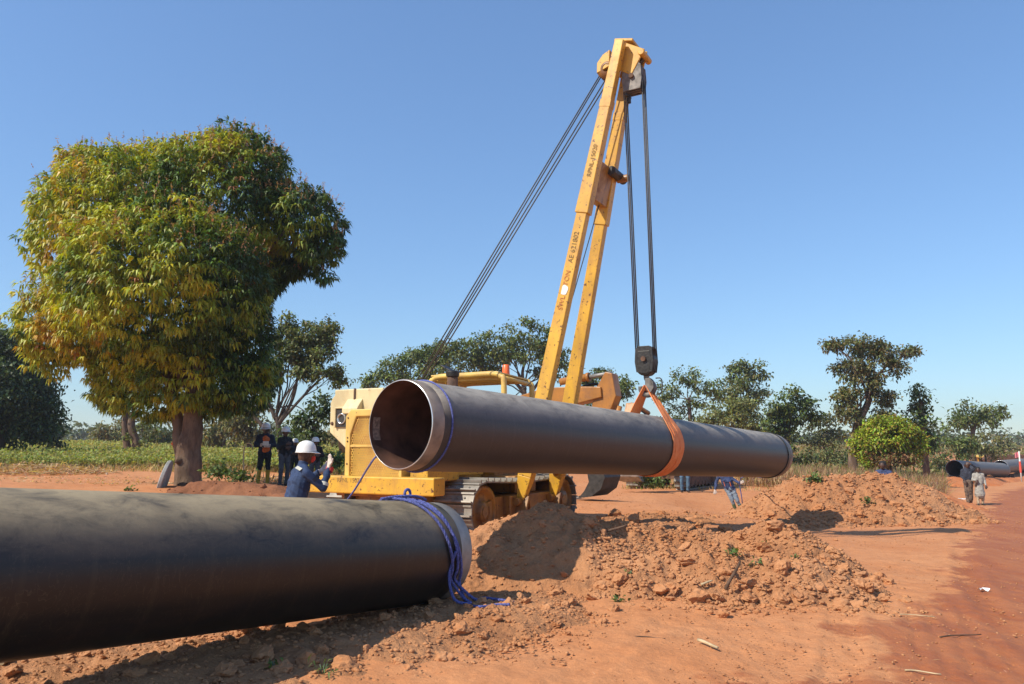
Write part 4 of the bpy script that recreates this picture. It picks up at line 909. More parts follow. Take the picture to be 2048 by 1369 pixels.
# ------------------------------------------------------------------ people
def caps_mesh(m, a, b, ra, rb, n=12):
    a, b = Vector(a), Vector(b); d = b - a
    if d.length < 1e-5: d = Vector((0, 0, 1e-4))
    ax = d.normalized(); L = d.length; prof = []
    for k in range(5): t = math.pi / 2 * (1 - k / 4); prof.append((max(1e-4, ra * math.cos(t)), -ra * math.sin(t)))
    for k in range(5): t = math.pi / 2 * k / 4; prof.append((max(1e-4, rb * math.cos(t)), L + rb * math.sin(t)))
    m.lathe(prof, a, ax, n, True)
def person(label, loc, heading, J, mats, hat=None, vox=.014, skirt=None, extra=(), eyes=True, group=None, scale=1.0, parent=None, hands='glove', boots_h=.30, name='person', half=False, hatmat='hat_white'):
    """J: joint overrides in body space (x right, y forward, z up)"""
    D = dict(pel=(0, 0, .95), che=(0, .01, 1.24), nek=(0, .0, 1.46), hed=(0, .03, 1.60), hipR=(.09, 0, .93), kneR=(.11, .03, .50), ankR=(.11, -.02, .09), hipL=(-.09, 0, .93), kneL=(-.11, .03, .50), ankL=(-.11, -.02, .09),
        shR=(.185, 0, 1.41), elR=(.24, -.03, 1.13), wrR=(.25, .10, .90), shL=(-.185, 0, 1.41), elL=(-.24, -.03, 1.13), wrL=(-.25, .10, .90), fR=(0, .3, -1), fL=(0, .3, -1), tR=(.1, 1, 0), tL=(-.1, 1, 0), look=(0, 1, 0))
    D.update(J); D = {k: Vector(v) for k, v in D.items()}
    top, bot, boot, skin, hand = mats; C = []
    def c(a, b, ra, rb, mt): C.append((Vector(a), Vector(b), ra, rb, mt))
    X = (D['shR'] - D['shL']).normalized(); HX = (D['hipR'] - D['hipL']).normalized()
    for s in (-.065, .065): c(D['pel'] + HX * s, D['che'] + X * s, .115, .128, top)
    c(D['che'] - X * .07, D['nek'] - Vector((0, 0, .06)) - X * .05, .125, .085, top); c(D['che'] + X * .07, D['nek'] - Vector((0, 0, .06)) + X * .05, .125, .085, top)
    c(D['shL'] - Vector((0, 0, .025)), D['shR'] - Vector((0, 0, .025)), .062, .062, top); c(D['nek'] - Vector((0, 0, .03)), D['shR'] - X * .02, .058, .055, top); c(D['nek'] - Vector((0, 0, .03)), D['shL'] + X * .02, .058, .055, top); c(D['nek'] - Vector((0, 0, .04)), D['nek'].lerp(D['hed'], .2), .066, .064, top)
    c(D['nek'], D['hed'] - Vector((0, 0, .05)), .052, .052, skin)
    lk = D['look'].normalized(); H = D['hed']
    c(H + Vector((0, 0, -.02)) - lk * .012, H + Vector((0, 0, .045)) - lk * .012, .090, .098, skin); c(H + lk * .04 + Vector((0, 0, -.065)), H + lk * .045 + Vector((0, 0, .02)), .055, .072, skin)
    c(H + lk * .108 + Vector((0, 0, -.025)), H + lk * .098 + Vector((0, 0, .012)), .017, .011, skin); c(H + lk * .092 + Vector((0, 0, -.066)), H + lk * .094 + Vector((0, 0, -.062)), .024, .024, skin)
    lx = lk.cross(Vector((0, 0, 1))).normalized()
    for s in (-1, 1): c(H + lx * (.094 * s) + Vector((0, 0, -.03)), H + lx * (.098 * s) + Vector((0, 0, .015)), .014, .018, skin)
    for s in 'RL':
        hp, kn, an = D['hip' + s], D['kne' + s], D['ank' + s]; c(D['pel'], hp, .12, .105, bot if not half else bot)
        if not half:
            c(hp, kn, .098, .068, bot); bt = kn.lerp(an, 1 - boots_h / .41) if boots_h else an
            c(kn, bt if boots_h else an, .066, .058, bot); 
            if boots_h: c(bt, an, .064, .052, boot)
            toe = D['t' + s].normalized(); c(an - toe * .04 - Vector((0, 0, .04)), an + toe * .17 - Vector((0, 0, .05)), .048, .038, boot)
        else: c(hp, kn, .1, .07, bot)
        sh, el, wr = D['sh' + s], D['el' + s], D['wr' + s]; c(sh - Vector((0, 0, .025)), el, .062, .053, top); c(el, el.lerp(wr, .86), .054, .042, top); c(el.lerp(wr, .8), wr, .031, .029, hand if hand != skin else skin)
        fd = D['f' + s].normalized(); side = (wr - el).cross(fd); side = X if side.length < .05 else side.normalized()
        sg = 1 if s == 'R' else -1
        pe = wr + fd * .085; w = fd.cross(Vector((0, 1, 0))) if abs(fd.y) < .8 else fd.cross(Vector((1, 0, 0))); w.normalize()
        nb = fd.cross(w).normalized()
        for k in (-.028, 0, .028): c(wr + w * k * .6, pe + w * k, .021, .019, hand)
        for k, l in ((-.034, .070), (-.012, .085), (.012, .080), (.034, .062)):
            kn1 = pe + w * k * 1.05; t1 = kn1 + fd * l * .55 + w * k * .15; c(kn1, t1, .0125, .0115, hand); c(t1, t1 + (fd * .8 + nb * .35).normalized() * l * .45, .0115, .010, hand)
        th = wr + fd * .03 + w * -.03; c(th, th + (fd * .6 - w * .8).normalized() * .05, .017, .014, hand); c(th + (fd * .6 - w * .8).normalized() * .05, th + (fd * .85 - w * .55).normalized() * .095, .0135, .011, hand)
    if skirt:
        (z0, r0), (z1, r1), mt = skirt; p = D['pel']; kx = (D['ankR'] + D['ankL']) / 2; c((p.x, p.y, z0), (p.x * .4 + kx.x * .6, p.y * .4 + kx.y * .6, z1), r0, r1, mt)
    for e in extra: c(*e)
    m = MB()
    for a, b, ra, rb, mt in C: caps_mesh(m, a, b, ra, rb)
    me = bpy.data.meshes.new('body'); me.from_pydata(m.v, [], m.f); me.update(); tmp = bpy.data.objects.new('tmp', me); COL.objects.link(tmp)
    rm = tmp.modifiers.new('r', 'REMESH'); rm.mode = 'VOXEL'; rm.voxel_size = vox; sm = tmp.modifiers.new('s', 'SMOOTH'); sm.factor = .5; sm.iterations = 2
    dg = bpy.context.evaluated_depsgraph_get(); me2 = bpy.data.meshes.new_from_object(tmp.evaluated_get(dg)); bpy.data.objects.remove(tmp)
    n = len(me2.vertices); co = np.empty(n * 3, np.float32); me2.vertices.foreach_get('co', co); co = co.reshape(-1, 3)
    best = np.full(n, 1e9); who = np.zeros(n, int); mlist = []
    for a, b, ra, rb, mt in C:
        if mt not in mlist: mlist.append(mt)
        A = np.array(a); B = np.array(b); d = B - A; tt = np.clip(((co - A) @ d) / max(d @ d, 1e-9), 0, 1); dist = np.linalg.norm(co - A - tt[:, None] * d, axis=1) - (ra + (rb - ra) * tt)
        k = dist < best; best[k] = dist[k]; who[k] = mlist.index(mt)
    cloth = np.array([mt not in (skin, hand, boot) for mt in mlist])[who]
    wr_ = fbm(co[:, 0] * 9 + co[:, 2] * 5, co[:, 1] * 9 + co[:, 2] * 13, 3); nr = np.empty(n * 3, np.float32); me2.vertices.foreach_get('normal', nr); co2 = co + nr.reshape(-1, 3) * (cloth * wr_ * .022)[:, None]
    me2.vertices.foreach_set('co', co2.astype(np.float32).ravel())
    me2.materials.clear()
    for mt in mlist: me2.materials.append(MAT[mt])
    npol = len(me2.polygons); lv = np.empty(len(me2.loops), np.int32); me2.loops.foreach_get('vertex_index', lv); ls = np.empty(npol, np.int32); me2.polygons.foreach_get('loop_start', ls)
    me2.polygons.foreach_set('material_index', who[lv[ls]].astype(np.int32)); me2.polygons.foreach_set('use_smooth', [True] * npol); me2.update()
    t = thing(name, label, 'person', loc, heading, group); t.scale = (scale,) * 3
    ob = bpy.data.objects.new('body', me2); COL.objects.link(ob); ob.parent = t
    if hat == 'helmet':
        hm = MB(); R = .128
        prof = [(1e-4, .125), (.05, .120), (.09, .098), (.118, .055), (R, .0), (R + .004, -.012)]
        hm.lathe(prof, H + Vector((0, 0, .055)), (0, 0, 1), 28)
        ba = H + Vector((0, 0, .045)); vs = []
        for k in range(28):
            a = 2 * math.pi * k / 28; dd = lk * math.cos(a) + lx * math.sin(a); ext = .010 + .050 * max(0, math.cos(a)) ** 1.5
            vs += [ba + dd * (R - .004), ba + dd * (R + ext) - Vector((0, 0, .014 + .012 * max(0, math.cos(a)))), ba + dd * (R + ext) - Vector((0, 0, .020 + .012 * max(0, math.cos(a)))), ba + dd * (R - .006) - Vector((0, 0, .008))]
        hm.add(vs, [(k * 4 + j, ((k + 1) % 28) * 4 + j, ((k + 1) % 28) * 4 + (j + 1) % 4, k * 4 + (j + 1) % 4) for k in range(28) for j in range(4)], True)
        hm.tube([H + Vector((0, 0, .055)) + lk * (.112 * math.cos(a)) + Vector((0, 0, .120 * math.sin(a))) for a in np.linspace(.45, math.pi - .45, 12)], .010, 8); hm.build('hard_hat', hatmat, t)
    elif hat:
        hm = MB(); hm.lathe([(1e-4, .085), (.05, .078), (.085, .045), (.104, -.01), (.104, -.045)], H + Vector((0, 0, .065)) - lk * .014, (0, 0, 1), 20); hm.build('cap' if hat == 'cap' else 'hair', hatmat if hat == 'cap' else 'hair', t)
    if eyes:
        for s in (-1, 1):
            em = MB(); em.lathe([(1e-4, -.011), (.008, -.008), (.011, 0), (.008, .008), (1e-4, .011)], H + lk * .094 + lx * (.032 * s) + Vector((0, 0, .012)), (0, 0, 1), 8); em.build('eye', 'paper', t)
    return t, D
def face(dx, dy): return math.atan2(dy, dx) - math.pi / 2
def stand(px, py, Y): q = P(px, py, Y); return (q.x, q.y, Hall(q.x, q.y))
# signaller in blue coverall
q = P(606, 900, 9.9); zg = g1(q.x, q.y)
base = P(589, 1090, 9.95); ztop = P(612, 880, 9.9).z - zg; hz = ztop - .19
w1, D1 = person('man in blue coverall and white hard hat raising a gloved hand', (base.x, base.y, zg), face(.80, .60),
    dict(pel=(0, -.02, hz - .62), che=(0, .03, hz - .36), nek=(0, .06, hz - .14), hed=(0, .11, hz), shR=(.19, .05, hz - .20), shL=(-.19, .06, hz - .20), elR=(.26, .24, hz - .42), wrR=(.19, .345, hz - .16), fR=(0, .12, 1), elL=(-.27, .2, hz - .38), wrL=(-.1, .36, hz - .22), fL=(.5, .4, .6),
         hipR=(.09, -.02, hz - .64), kneR=(.12, .34, hz - .90), ankR=(.11, .22, .09), hipL=(-.09, -.03, hz - .64), kneL=(-.12, .15, hz - 1.0), ankL=(-.11, -.12, .09), look=(-.05, 1, -.02)),
    ('coverall', 'coverall', 'shoe_dark', 'skin', 'glove'), 'helmet', .0085, boots_h=.2)
H1 = D1['hed']; lk = Vector((-.05, 1, -.02)).normalized()
m = MB(); m.lathe([(1e-4, .052), (.03, .045), (.052, .02), (.066, -.02), (.06, -.03)], H1 + lk * .075 + Vector((0, 0, -.045)), lk, 16); m.build('face_mask', 'cuff_red', w1)
m = MB(); m.lathe([(.047, 0), (.05, .03), (.047, .06)], D1['wrR'] - Vector((0, .0, .055)), (D1['wrR'] - D1['elR']), 16); m.build('glove_cuff', 'cuff_red', w1)
d_ = (D1['wrR'] - D1['elR']).normalized(); m = MB(); m.lathe([(.060, 0), (.060, .045)], D1['elR'] + d_ * .03, d_, 16); m.build('reflective_band', 'reflective', w1)
d_ = (D1['elR'] - D1['shR']).normalized(); m = MB(); m.lathe([(.068, 0), (.066, .05)], D1['shR'] + d_ * .12, d_, 16); m.build('arm_badge', 'navy', w1)
sh_ = D1['shR']; m = MB(); m.grid(lambda u, v: Vector((.02 + .16 * u, sh_.y - .055 - .035 * v, sh_.z + .062 - .028 * v - .03 * u)), 5, 4); m.build('shoulder_patch', 'reflective', w1)
# two men under the mango tree
fold = dict(elR=(.26, .05, 1.14), wrR=(.02, .24, 1.12), fR=(-1, .1, .1), elL=(-.26, .05, 1.14), wrL=(-.02, .22, 1.18), fL=(1, .1, -.1))
l2 = stand(527, 969, 21.6); sc2 = (P(536, 846, 21.6).z - l2[2]) / 1.785
w2, D2 = person('man in yellow rubber boots, orange vest and white hard hat near the mango tree', l2, face(.35, -.94), dict(fold, kneR=(.13, .06, .5), ankR=(.16, .02, .09), kneL=(-.10, .02, .5), ankL=(-.10, -.03, .09), look=(.3, 1, -.1)), ('navy', 'black_cloth', 'boot_yellow', 'skin', 'glove'), 'helmet', .014, scale=sc2, boots_h=.36,
    extra=[((0, .075, 1.02), (0, .085, 1.34), .085, .075, 'vest_orange'), ((-.05, .07, 1.03), (-.05, .08, 1.32), .08, .07, 'vest_orange')])
m = MB(); m.box((0, .30, 1.20), (.16, .02, .12), Matrix.Rotation(-.4, 3, 'X')); o = m.build('paper_sheet', 'paper'); o.parent = w2; o.name = 'paper_sheet'
l3 = stand(566, 981, 20.6); sc3 = (P(567, 853, 20.6).z - l3[2]) / 1.785
person('man in dark jacket, grey trousers and white hard hat beside the one in yellow boots', l3, face(.75, -.65), dict(fold, look=(.2, 1, 0), wrR=(.1, .25, 1.25), wrL=(-.05, .22, 1.15)), ('black_cloth', 'grey_trousers', 'shoe_dark', 'skin', 'skin'), 'helmet', .014, scale=sc3, boots_h=0)
l4 = P(588, 940, 24.5); z4 = Hall(l4.x, l4.y); person('man in navy jacket half hidden between the other helmets, farthest of the group', (l4.x, l4.y, z4), face(.5, -.85), dict(fold), ('navy', 'black_cloth', 'shoe_dark', 'skin', 'skin'), 'helmet', .016, scale=(P(588, 877, 24.5).z - z4) / 1.785, boots_h=0)
l5 = P(629, 940, 19.5); z5 = Hall(l5.x, l5.y); person('man in dark jacket right behind the signaller, head beside his hard hat', (l5.x, l5.y, z5), face(.3, -.95), dict(fold), ('black_cloth', 'grey_trousers', 'shoe_dark', 'skin', 'skin'), 'helmet', .014, scale=(P(629, 874, 19.5).z - z5) / 1.785, boots_h=0)
# man in jeans holding the tag line
fp = P(1480, 1030, 24.3); z6 = Hall(fp.x, fp.y)
w6, D6 = person('man in jeans and green rubber boots under the far end of the hanging pipe', (fp.x, fp.y, z6), face(-.2, -1),
    dict(pel=(.30, .03, .88), che=(.42, .06, 1.15), nek=(.50, .07, 1.36), hed=(.53, .10, 1.50), hipR=(.39, .03, .86), kneR=(.25, .10, .47), ankR=(.12, .02, .09), hipL=(.22, .03, .86), kneL=(.07, .08, .46), ankL=(-.10, .0, .09), shR=(.66, .04, 1.30), shL=(.33, .06, 1.34), elR=(.76, .02, 1.05), wrR=(.80, .10, .82), fR=(.25, .2, -1), elL=(.12, .12, 1.14), wrL=(-.02, .22, 1.05), fL=(-.6, .2, .4), look=(.3, 1, .1)),
    ('jacket_blue', 'jeans', 'boot_green', 'skin', 'glove'), 'helmet', .014, boots_h=.27, scale=.90)
for s in (-1, 1): m = MB(); m.box((.40 + .10 * s, .215, 1.03), (.018, .012, .15), Matrix.Rotation(.25, 3, 'Y')); o = m.build('orange_zip', 'vest_orange', w6)
l7 = P(1370, 979, 28.5); person('man in khaki shirt and blue trousers in front of the farther excavator', (l7.x, l7.y, Hall(l7.x, l7.y)), face(-.2, -1), {}, ('beige', 'denim', 'shoe_dark', 'skin', 'skin'), 'hair', .018, boots_h=0)
l8 = P(1768, 950, 24.6); z8 = Hall(l8.x, l8.y); h8 = P(1768, 921, 24.6).z - z8
dz = max(0, h8 - 1.13); J8 = dict(pel=(0, 0, .35), che=(0, .06, .62), nek=(0, .08, .84), hed=(0, .11, .97), shR=(.19, .06, .78), shL=(-.19, .06, .78), elR=(.24, .1, .52), elL=(-.24, .1, .52), wrR=(.15, .32, .5), wrL=(-.15, .32, .5), hipR=(.1, .02, .34), hipL=(-.1, .02, .34))
J8 = {k: (v[0], v[1], v[2] + dz) for k, v in J8.items()}; J8.update(fR=(0, 1, -.3), fL=(0, 1, -.3), kneR=(.16, .34, .46 + dz * .2), kneL=(-.16, .34, .46 + dz * .2), ankR=(.14, .2, .09), ankL=(-.14, .2, .09))
person('person in blue shirt half hidden behind the broad soil heap', (l8.x, l8.y, z8), face(-.6, -.8), J8, ('jacket_blue', 'black_cloth', 'shoe_dark', 'skin', 'skin'), 'hair', .016, boots_h=0)
# two walkers on the road
l9 = stand(1940, 1007, 29.7); s9 = (P(1940, 925, 29.7).z - l9[2]) / 1.72
person('person in dark shawl and brown wrap walking with a hand on the head', l9, face(-.45, -1), dict(elL=(-.30, .05, 1.52), wrL=(-.12, .12, 1.66), fL=(.9, -.1, .3), elR=(.23, .03, 1.15), wrR=(.13, .2, .98), kneR=(.10, .10, .5), ankR=(.07, .12, .09), kneL=(-.07, -.02, .5), ankL=(-.05, -.10, .10)), ('shawl', 'wrap_brown', 'shoe_orange', 'skin', 'skin'), 'cap', .015, scale=s9, boots_h=0, skirt=((.9, .17), (.22, .13), 'wrap_brown'), hatmat='shawl', extra=[((0, -.05, 1.05), (0, -.02, 1.45), .17, .12, 'shawl'), ((0, -.01, 1.45), (0, -.01, 1.62), .09, .105, 'shawl')])
l10 = stand(1961, 1008, 29.5); s10 = (P(1961, 936, 29.5).z - l10[2]) / 1.70
person('child in pale grey long shirt walking on the road beside the shawled person', l10, face(-.4, -1), dict(wrR=(.1, .2, 1.15), elR=(.25, .05, 1.13), kneR=(.1, .1, .5), ankR=(.1, .1, .09)), ('kaftan', 'beige', 'shoe_dark', 'skin', 'skin'), 'hair', .015, scale=s10, boots_h=0, skirt=((.95, .16), (.50, .22), 'kaftan'), extra=[((.12, .16, 1.1), (.16, .14, .9), .06, .05, 'wrap_brown')])
# operator in the seat
hd = at_u(992, 790, -2.72); op = TO + TF * -2.75 + TL * hd.y; zs = TO.z + 1.70
person('machine operator with dark cap seated under the pipelayer canopy', (op.x, op.y, zs - .02), face(TF.x, TF.y), dict(pel=(0, 0, .12), che=(0, .02, .42), nek=(0, .03, .64), hed=(0, .06, .78), shR=(.185, .03, .59), shL=(-.185, .03, .59), elR=(.25, .1, .33), elL=(-.25, .1, .33), wrR=(.2, .35, .32), wrL=(-.2, .35, .32), fR=(0, 1, -.1), fL=(0, 1, -.1), hipR=(.1, .02, .1), hipL=(-.1, .02, .1), kneR=(.13, .45, .10), kneL=(-.13, .45, .10), ankR=(.13, .5, -.3), ankL=(-.13, .5, -.3)), ('navy', 'black_cloth', 'shoe_dark', 'skin', 'skin'), 'cap', .016, boots_h=0, hatmat='navy')
# ------------------------------------------------------------------ foliage tools
rng = np.random.RandomState(11)
def unit(v): return v / np.maximum(np.linalg.norm(v, axis=1, keepdims=True), 1e-9)
def rdir(n): return unit(rng.normal(size=(n, 3)))
def leaves(o, d, L, W, sag, col):
    """two-triangle bent leaves: origin, direction, length, width, sag, colour -> V,F,C"""
    n = len(o); d = unit(d); side = np.cross(d, np.tile([0, 0, 1.0], (n, 1)) + .35 * rng.normal(size=(n, 3))); side = unit(side)
    up = np.cross(side, d); L = L[:, None]; W = W[:, None]; sag = sag[:, None]
    mid = o + d * L * .48 + up * L * sag * .5; tip = o + d * L - np.array([[0, 0, 1.0]]) * L * sag * .5
    V = np.stack([o, mid - side * W / 2, tip, mid + side * W / 2], 1).reshape(-1, 3)
    b = np.arange(n)[:, None] * 4; F = np.concatenate([b + [0, 1, 3], b + [1, 2, 3]], 1).reshape(-1, 3); C = np.repeat(col, 4, 0)
    return V, F, C
def pal(cols, k, jit=.22):
    c = np.array(cols)[k]; return np.clip(c * (1 + jit * rng.normal(size=(len(k), 1))) * (1 + .08 * rng.normal(size=(len(k), 3))), .004, 1)
def join(parts):
    V = []; F = []; C = []; o = 0
    for v, f, c in parts: V.append(v); F.append(f + o); C.append(c); o += len(v)
    return np.concatenate(V), np.concatenate(F), np.concatenate(C)
def limb_path(a, b, bend=.12, n=7, sag=0):
    a, b = Vector(a), Vector(b); L = (b - a).length; pts = []; o = Vector((random.uniform(-1, 1), random.uniform(-1, 1), random.uniform(-.3, 1))) * bend * L
    for i in range(n):
        f = i / (n - 1); p = a.lerp(b, f) + o * math.sin(math.pi * f) + Vector((random.uniform(-1, 1), random.uniform(-1, 1), random.uniform(-1, 1))) * bend * .16 * L * (0 < i < n - 1); pts.append(p)
    return pts
GREEN = [(.11, .155, .032), (.14, .185, .04), (.19, .225, .055), (.085, .12, .028)]
OLIVE = [(.165, .175, .058), (.20, .195, .068), (.13, .145, .048), (.25, .215, .085)]
DARK = [(.040, .068, .020), (.055, .09, .024), (.07, .11, .03), (.03, .05, .018)]
def tree(name, label, base, trunk, blobs, Y, cols, leaf=.16, dens=1.0, trunk_r=.2, bark='bark_dark', fork=None, cat='tree', group='trees behind the work site', clump=.42, fill=.35, droop=.35, extra_limbs=True, twigs=4, mat='leaf'):
    """base: world point; trunk: list of pixels (px,py) above the base; blobs: (px,py,rx,ry[,dY])"""
    base = Vector(base); t = thing(name, label, cat, base, 0, group); sc = Y / F_PX
    path = [base + Vector((0, 0, -.15))] + [P(px, py, Y) for px, py in trunk]; path = smooth_path(path, 4)
    m = MB(); n = len(path); m.tube([p - base for p in path], [trunk_r * (1.25 if i == 0 else 1) * (1 - .45 * i / max(n - 1, 1)) for i in range(n)], 9); m.build('trunk', bark, t)
    topp = path[-1]; parts = []; sub = []
    for bl in blobs:
        px, py, rx, ry = bl[:4]; dy = bl[4] if len(bl) > 4 else random.uniform(-.35, .35) * rx * sc
        c = np.array(P(px, py, Y + dy)); R3 = np.array([rx * sc, min(rx, ry * 1.4) * sc * .95, ry * sc])
        area = R3[0] * R3[2]; k = max(6, int(area * 7 * dens / (clump ** 1.2) * .75))
        dd = rdir(k); rad = np.where(rng.rand(k) < fill, rng.uniform(.25, .75, k), rng.uniform(.72, 1.04, k)); cc = c + dd * R3 * rad[:, None]
        sub.append((c, cc))
        for q, dv in zip(cc, dd):
            nl = int(rng.uniform(.6, 1.4) * 52 * dens * (clump / .42) ** 2 * (.16 / leaf) ** 1.2) + 4
            off = rng.normal(size=(nl, 3)) * np.array([clump * .5, clump * .5, clump * .34]); o = q + off
            d = unit(rdir(nl) + dv * .5 + np.array([0, 0, -droop])); kc = rng.choice(len(cols), nl, p=None); tone = rng.normal() * .16
            col = pal(cols, kc) * (1 + tone); parts.append(leaves(o, d, leaf * rng.uniform(.7, 1.45, nl), leaf * rng.uniform(.45, .75, nl), rng.uniform(.1, .5, nl), np.clip(col, .004, 1)))
    V, F, C = join(parts); cr = raw_mesh('crown', V, F, mat, t, False, C, base); cr['kind'] = 'stuff'
    if extra_limbs:
        for c, cc in sub:
            fp = path[int(len(path) * random.uniform(.55, .95))] if random.random() < .6 else topp
            lp = limb_path(fp, Vector(c), .13); r0 = trunk_r * random.uniform(.18, .30); m = MB(); m.tube([p - base for p in lp], [r0 * (1 - .7 * i / 6) for i in range(7)], 6)
            for q in cc[rng.permutation(len(cc))[:twigs]]:
                tp = limb_path(lp[random.randint(3, 6)], Vector(q), .12, 5); m.tube([p - base for p in tp], [r0 * .32 * (1 - .7 * i / 4) for i in range(5)], 4)
            m.build('limb', bark, t)
    return t
def gpt(px, Y): q = P(px, 900, Y); return Vector((q.x, q.y, g1(q.x, q.y)))
# ------------------------------------------------------------------ the big mango tree
MY = 19.2
mb = gpt(378, MY); mb.z = Hall(mb.x, mb.y) - .05
mango = thing('mango_tree', 'large dense mango tree with yellow-flushed leaves, sunlit tint painted in, at left', 'tree', mb)
def stem(name, pts, rad, n=16):
    p = smooth_path(pts, 6); k = len(p); rs = [np.interp(i / (k - 1), np.linspace(0, 1, len(rad)), rad) for i in range(k)]; m = MB(); m.tube([a - mb for a in p], rs, n)
    for i, v in enumerate(m.v):
        q = Vector(v); nn = .05 * mnoise.noise(q * 2.2) + .02 * mnoise.noise(q * 6); a = p[min(i // n, k - 1)] - mb; d = (q - a); m.v[i] = tuple(q + d.normalized() * nn if d.length > 1e-6 else q)
    return m.build(name, 'bark', mango)
stem('trunk', [mb + Vector((0, 0, -.3)), P(377, 950, MY), P(378, 905, MY), P(384, 860, MY), P(388, 810, MY), P(395, 740, MY)], [.38, .32, .28, .24, .22, .18])
st2 = stem('trunk_fork', [P(373, 930, MY + .1), P(362, 895, MY + .15), P(357, 855, MY + .2), P(352, 810, MY + .2), P(330, 740, MY + .2)], [.26, .17, .15, .14, .12])
stem('cut_stub', [P(372, 922, MY - .1), P(360, 922, MY - .25), P(352, 919, MY - .30)], [.12, .09, .07], 12)
m = MB(); rp = P(359, 889, MY + .17) - mb; m.lathe([(.185, -.04), (.19, 0), (.185, .05)], rp, (.12, 0, 1), 18); m.build('orange_ribbon', 'vest_orange', mango)
MBL = [(258, 470, 170, 168, -.4), (430, 425, 150, 150, .2), (300, 630, 210, 115, 0), (480, 350, 98, 80, .3), (590, 440, 92, 72, .3), (645, 490, 52, 40, .2), (560, 525, 52, 40, 1.0), (128, 640, 86, 90, .2), (390, 735, 140, 80, 0), (478, 690, 72, 108, .3), (300, 355, 105, 65, .3), (180, 405, 80, 82, .3), (335, 560, 180, 140, -1.6), (350, 640, 165, 130, 1.6), (250, 740, 70, 68, .4), (420, 530, 155, 140, 1.5), (105, 690, 48, 40, .2), (460, 300, 60, 38, .3), (225, 785, 40, 32, .4), (655, 552, 16, 14, .3), (610, 530, 40, 26, .8), (525, 560, 34, 34, .8), (160, 330, 40, 36, .3), (330, 790, 120, 42, .2), (95, 715, 45, 36, .2), (480, 770, 60, 50, .3), (420, 800, 60, 36, .3)]
ms = MY / F_PX; BC = []; BR = []
for px, py, rx, ry, dy in MBL: BC.append(np.array(P(px, py, MY + dy))); BR.append(np.array([rx * ms, min(rx, ry * 1.25) * ms, ry * ms]))
shoots = []; nrm = []
for i, (c, r) in enumerate(zip(BC, BR)):
    n = int(185 * (r[0] * r[1] + r[1] * r[2] + r[0] * r[2])); dd = rdir(n); rad = np.where(rng.rand(n) < .38, rng.uniform(.5, .9, n), rng.uniform(.9, 1.04, n)); p = c + dd * r * rad[:, None]
    p += rng.normal(size=p.shape) * .05
    keep = np.ones(n, bool)
    for j, (c2, r2) in enumerate(zip(BC, BR)):
        if j != i: keep &= (((p - c2) / r2) ** 2).sum(1) > .50
    lump = np.array([.6 * mnoise.noise(Vector(q) * .9) + .75 * mnoise.noise(Vector(q) * 2.1) for q in p]); keep &= lump > -.5
    shoots.append(p[keep] + dd[keep] * lump[keep][:, None] * .34); nrm.append(dd[keep])
S_ = np.concatenate(shoots); N_ = np.concatenate(nrm); ns = len(S_)
pxn = (S_[:, 0] / S_[:, 1]) * F_PX + 1024; h = (S_[:, 2] - mb.z) / 9
flush_sunlit = .8 * np.array([mnoise.noise(Vector(q) * .8 + Vector((3, 1, 7))) for q in S_]) + .62 * (1 - np.clip((pxn - 80) / 520, 0, 1)) - .16 + .14 * rng.normal(size=ns)  # new-leaf tint, plus the sunlit left side painted into the leaf colour
MC = [(.055, .105, .020), (.09, .16, .022), (.24, .30, .024), (.42, .43, .026), (.46, .33, .035), (.36, .17, .045), (.04, .08, .018)]
kind = np.where(flush_sunlit > .78, 4, np.where(flush_sunlit > .38, 3, np.where(flush_sunlit > .10, 2, np.where(flush_sunlit > -.12, 1, np.where(rng.rand(ns) < .6, 0, 6)))))
kind = np.where((rng.rand(ns) < .012), 5, kind)
NL = 12
o = np.repeat(S_, NL, 0); nn = np.repeat(N_, NL, 0); kk = np.repeat(kind, NL); rd = rdir(len(o)); rd[:, 2] *= .5
d = unit(nn * .5 + rd * 1.0 + np.array([0, 0, -.34]) - np.array([0, 0, .26]) * (kk >= 2)[:, None])
col = pal(MC, kk, .18); Lf = rng.uniform(.12, .225, len(o)); V, F, C = leaves(o + rd * .03, d, Lf, Lf * rng.uniform(.23, .30, len(o)), rng.uniform(.2, .6, len(o)), col)
cr = raw_mesh('crown', V, F, 'leaf_gloss', mango, False, C, mb); cr['kind'] = 'stuff'
# upright flower panicles over the top and right of the crown
pk = np.where((h > .42) & (N_[:, 2] > .15) & (rng.rand(ns) < np.where(pxn > 360, .42, .22)))[0]
pp = []
for i in pk:
    b = S_[i]; ax = unit((N_[i] * .5 + np.array([0, 0, 1.0]) + .25 * rng.normal(size=3))[None])[0]; L = rng.uniform(.2, .42); n = 16; f = rng.rand(n)
    oo = b + ax * (L * f)[:, None]; dd = unit(rdir(n) + ax * .7); pp.append(leaves(oo, dd, .09 * (1 - .7 * f) + .02, np.full(n, .022), np.zeros(n), pal([(.42, .27, .16), (.34, .23, .12), (.46, .25, .15)], rng.choice(3, n))))
    pp.append(leaves(b[None], ax[None], np.array([L]), np.array([.012]), np.zeros(1), np.array([[.24, .15, .08]])))
V, F, C = join(pp); fl_ = raw_mesh('flower_panicles', V, F, 'leaf', mango, False, C, mb); fl_['kind'] = 'stuff'
for c, r in list(zip(BC, BR))[:5]:
    lp = limb_path(P(390, 800, MY), Vector(c), .1); m = MB(); m.tube([p - mb for p in lp], [.10 * (1 - .75 * i / 6) for i in range(7)], 7); m.build('limb', 'bark', mango)

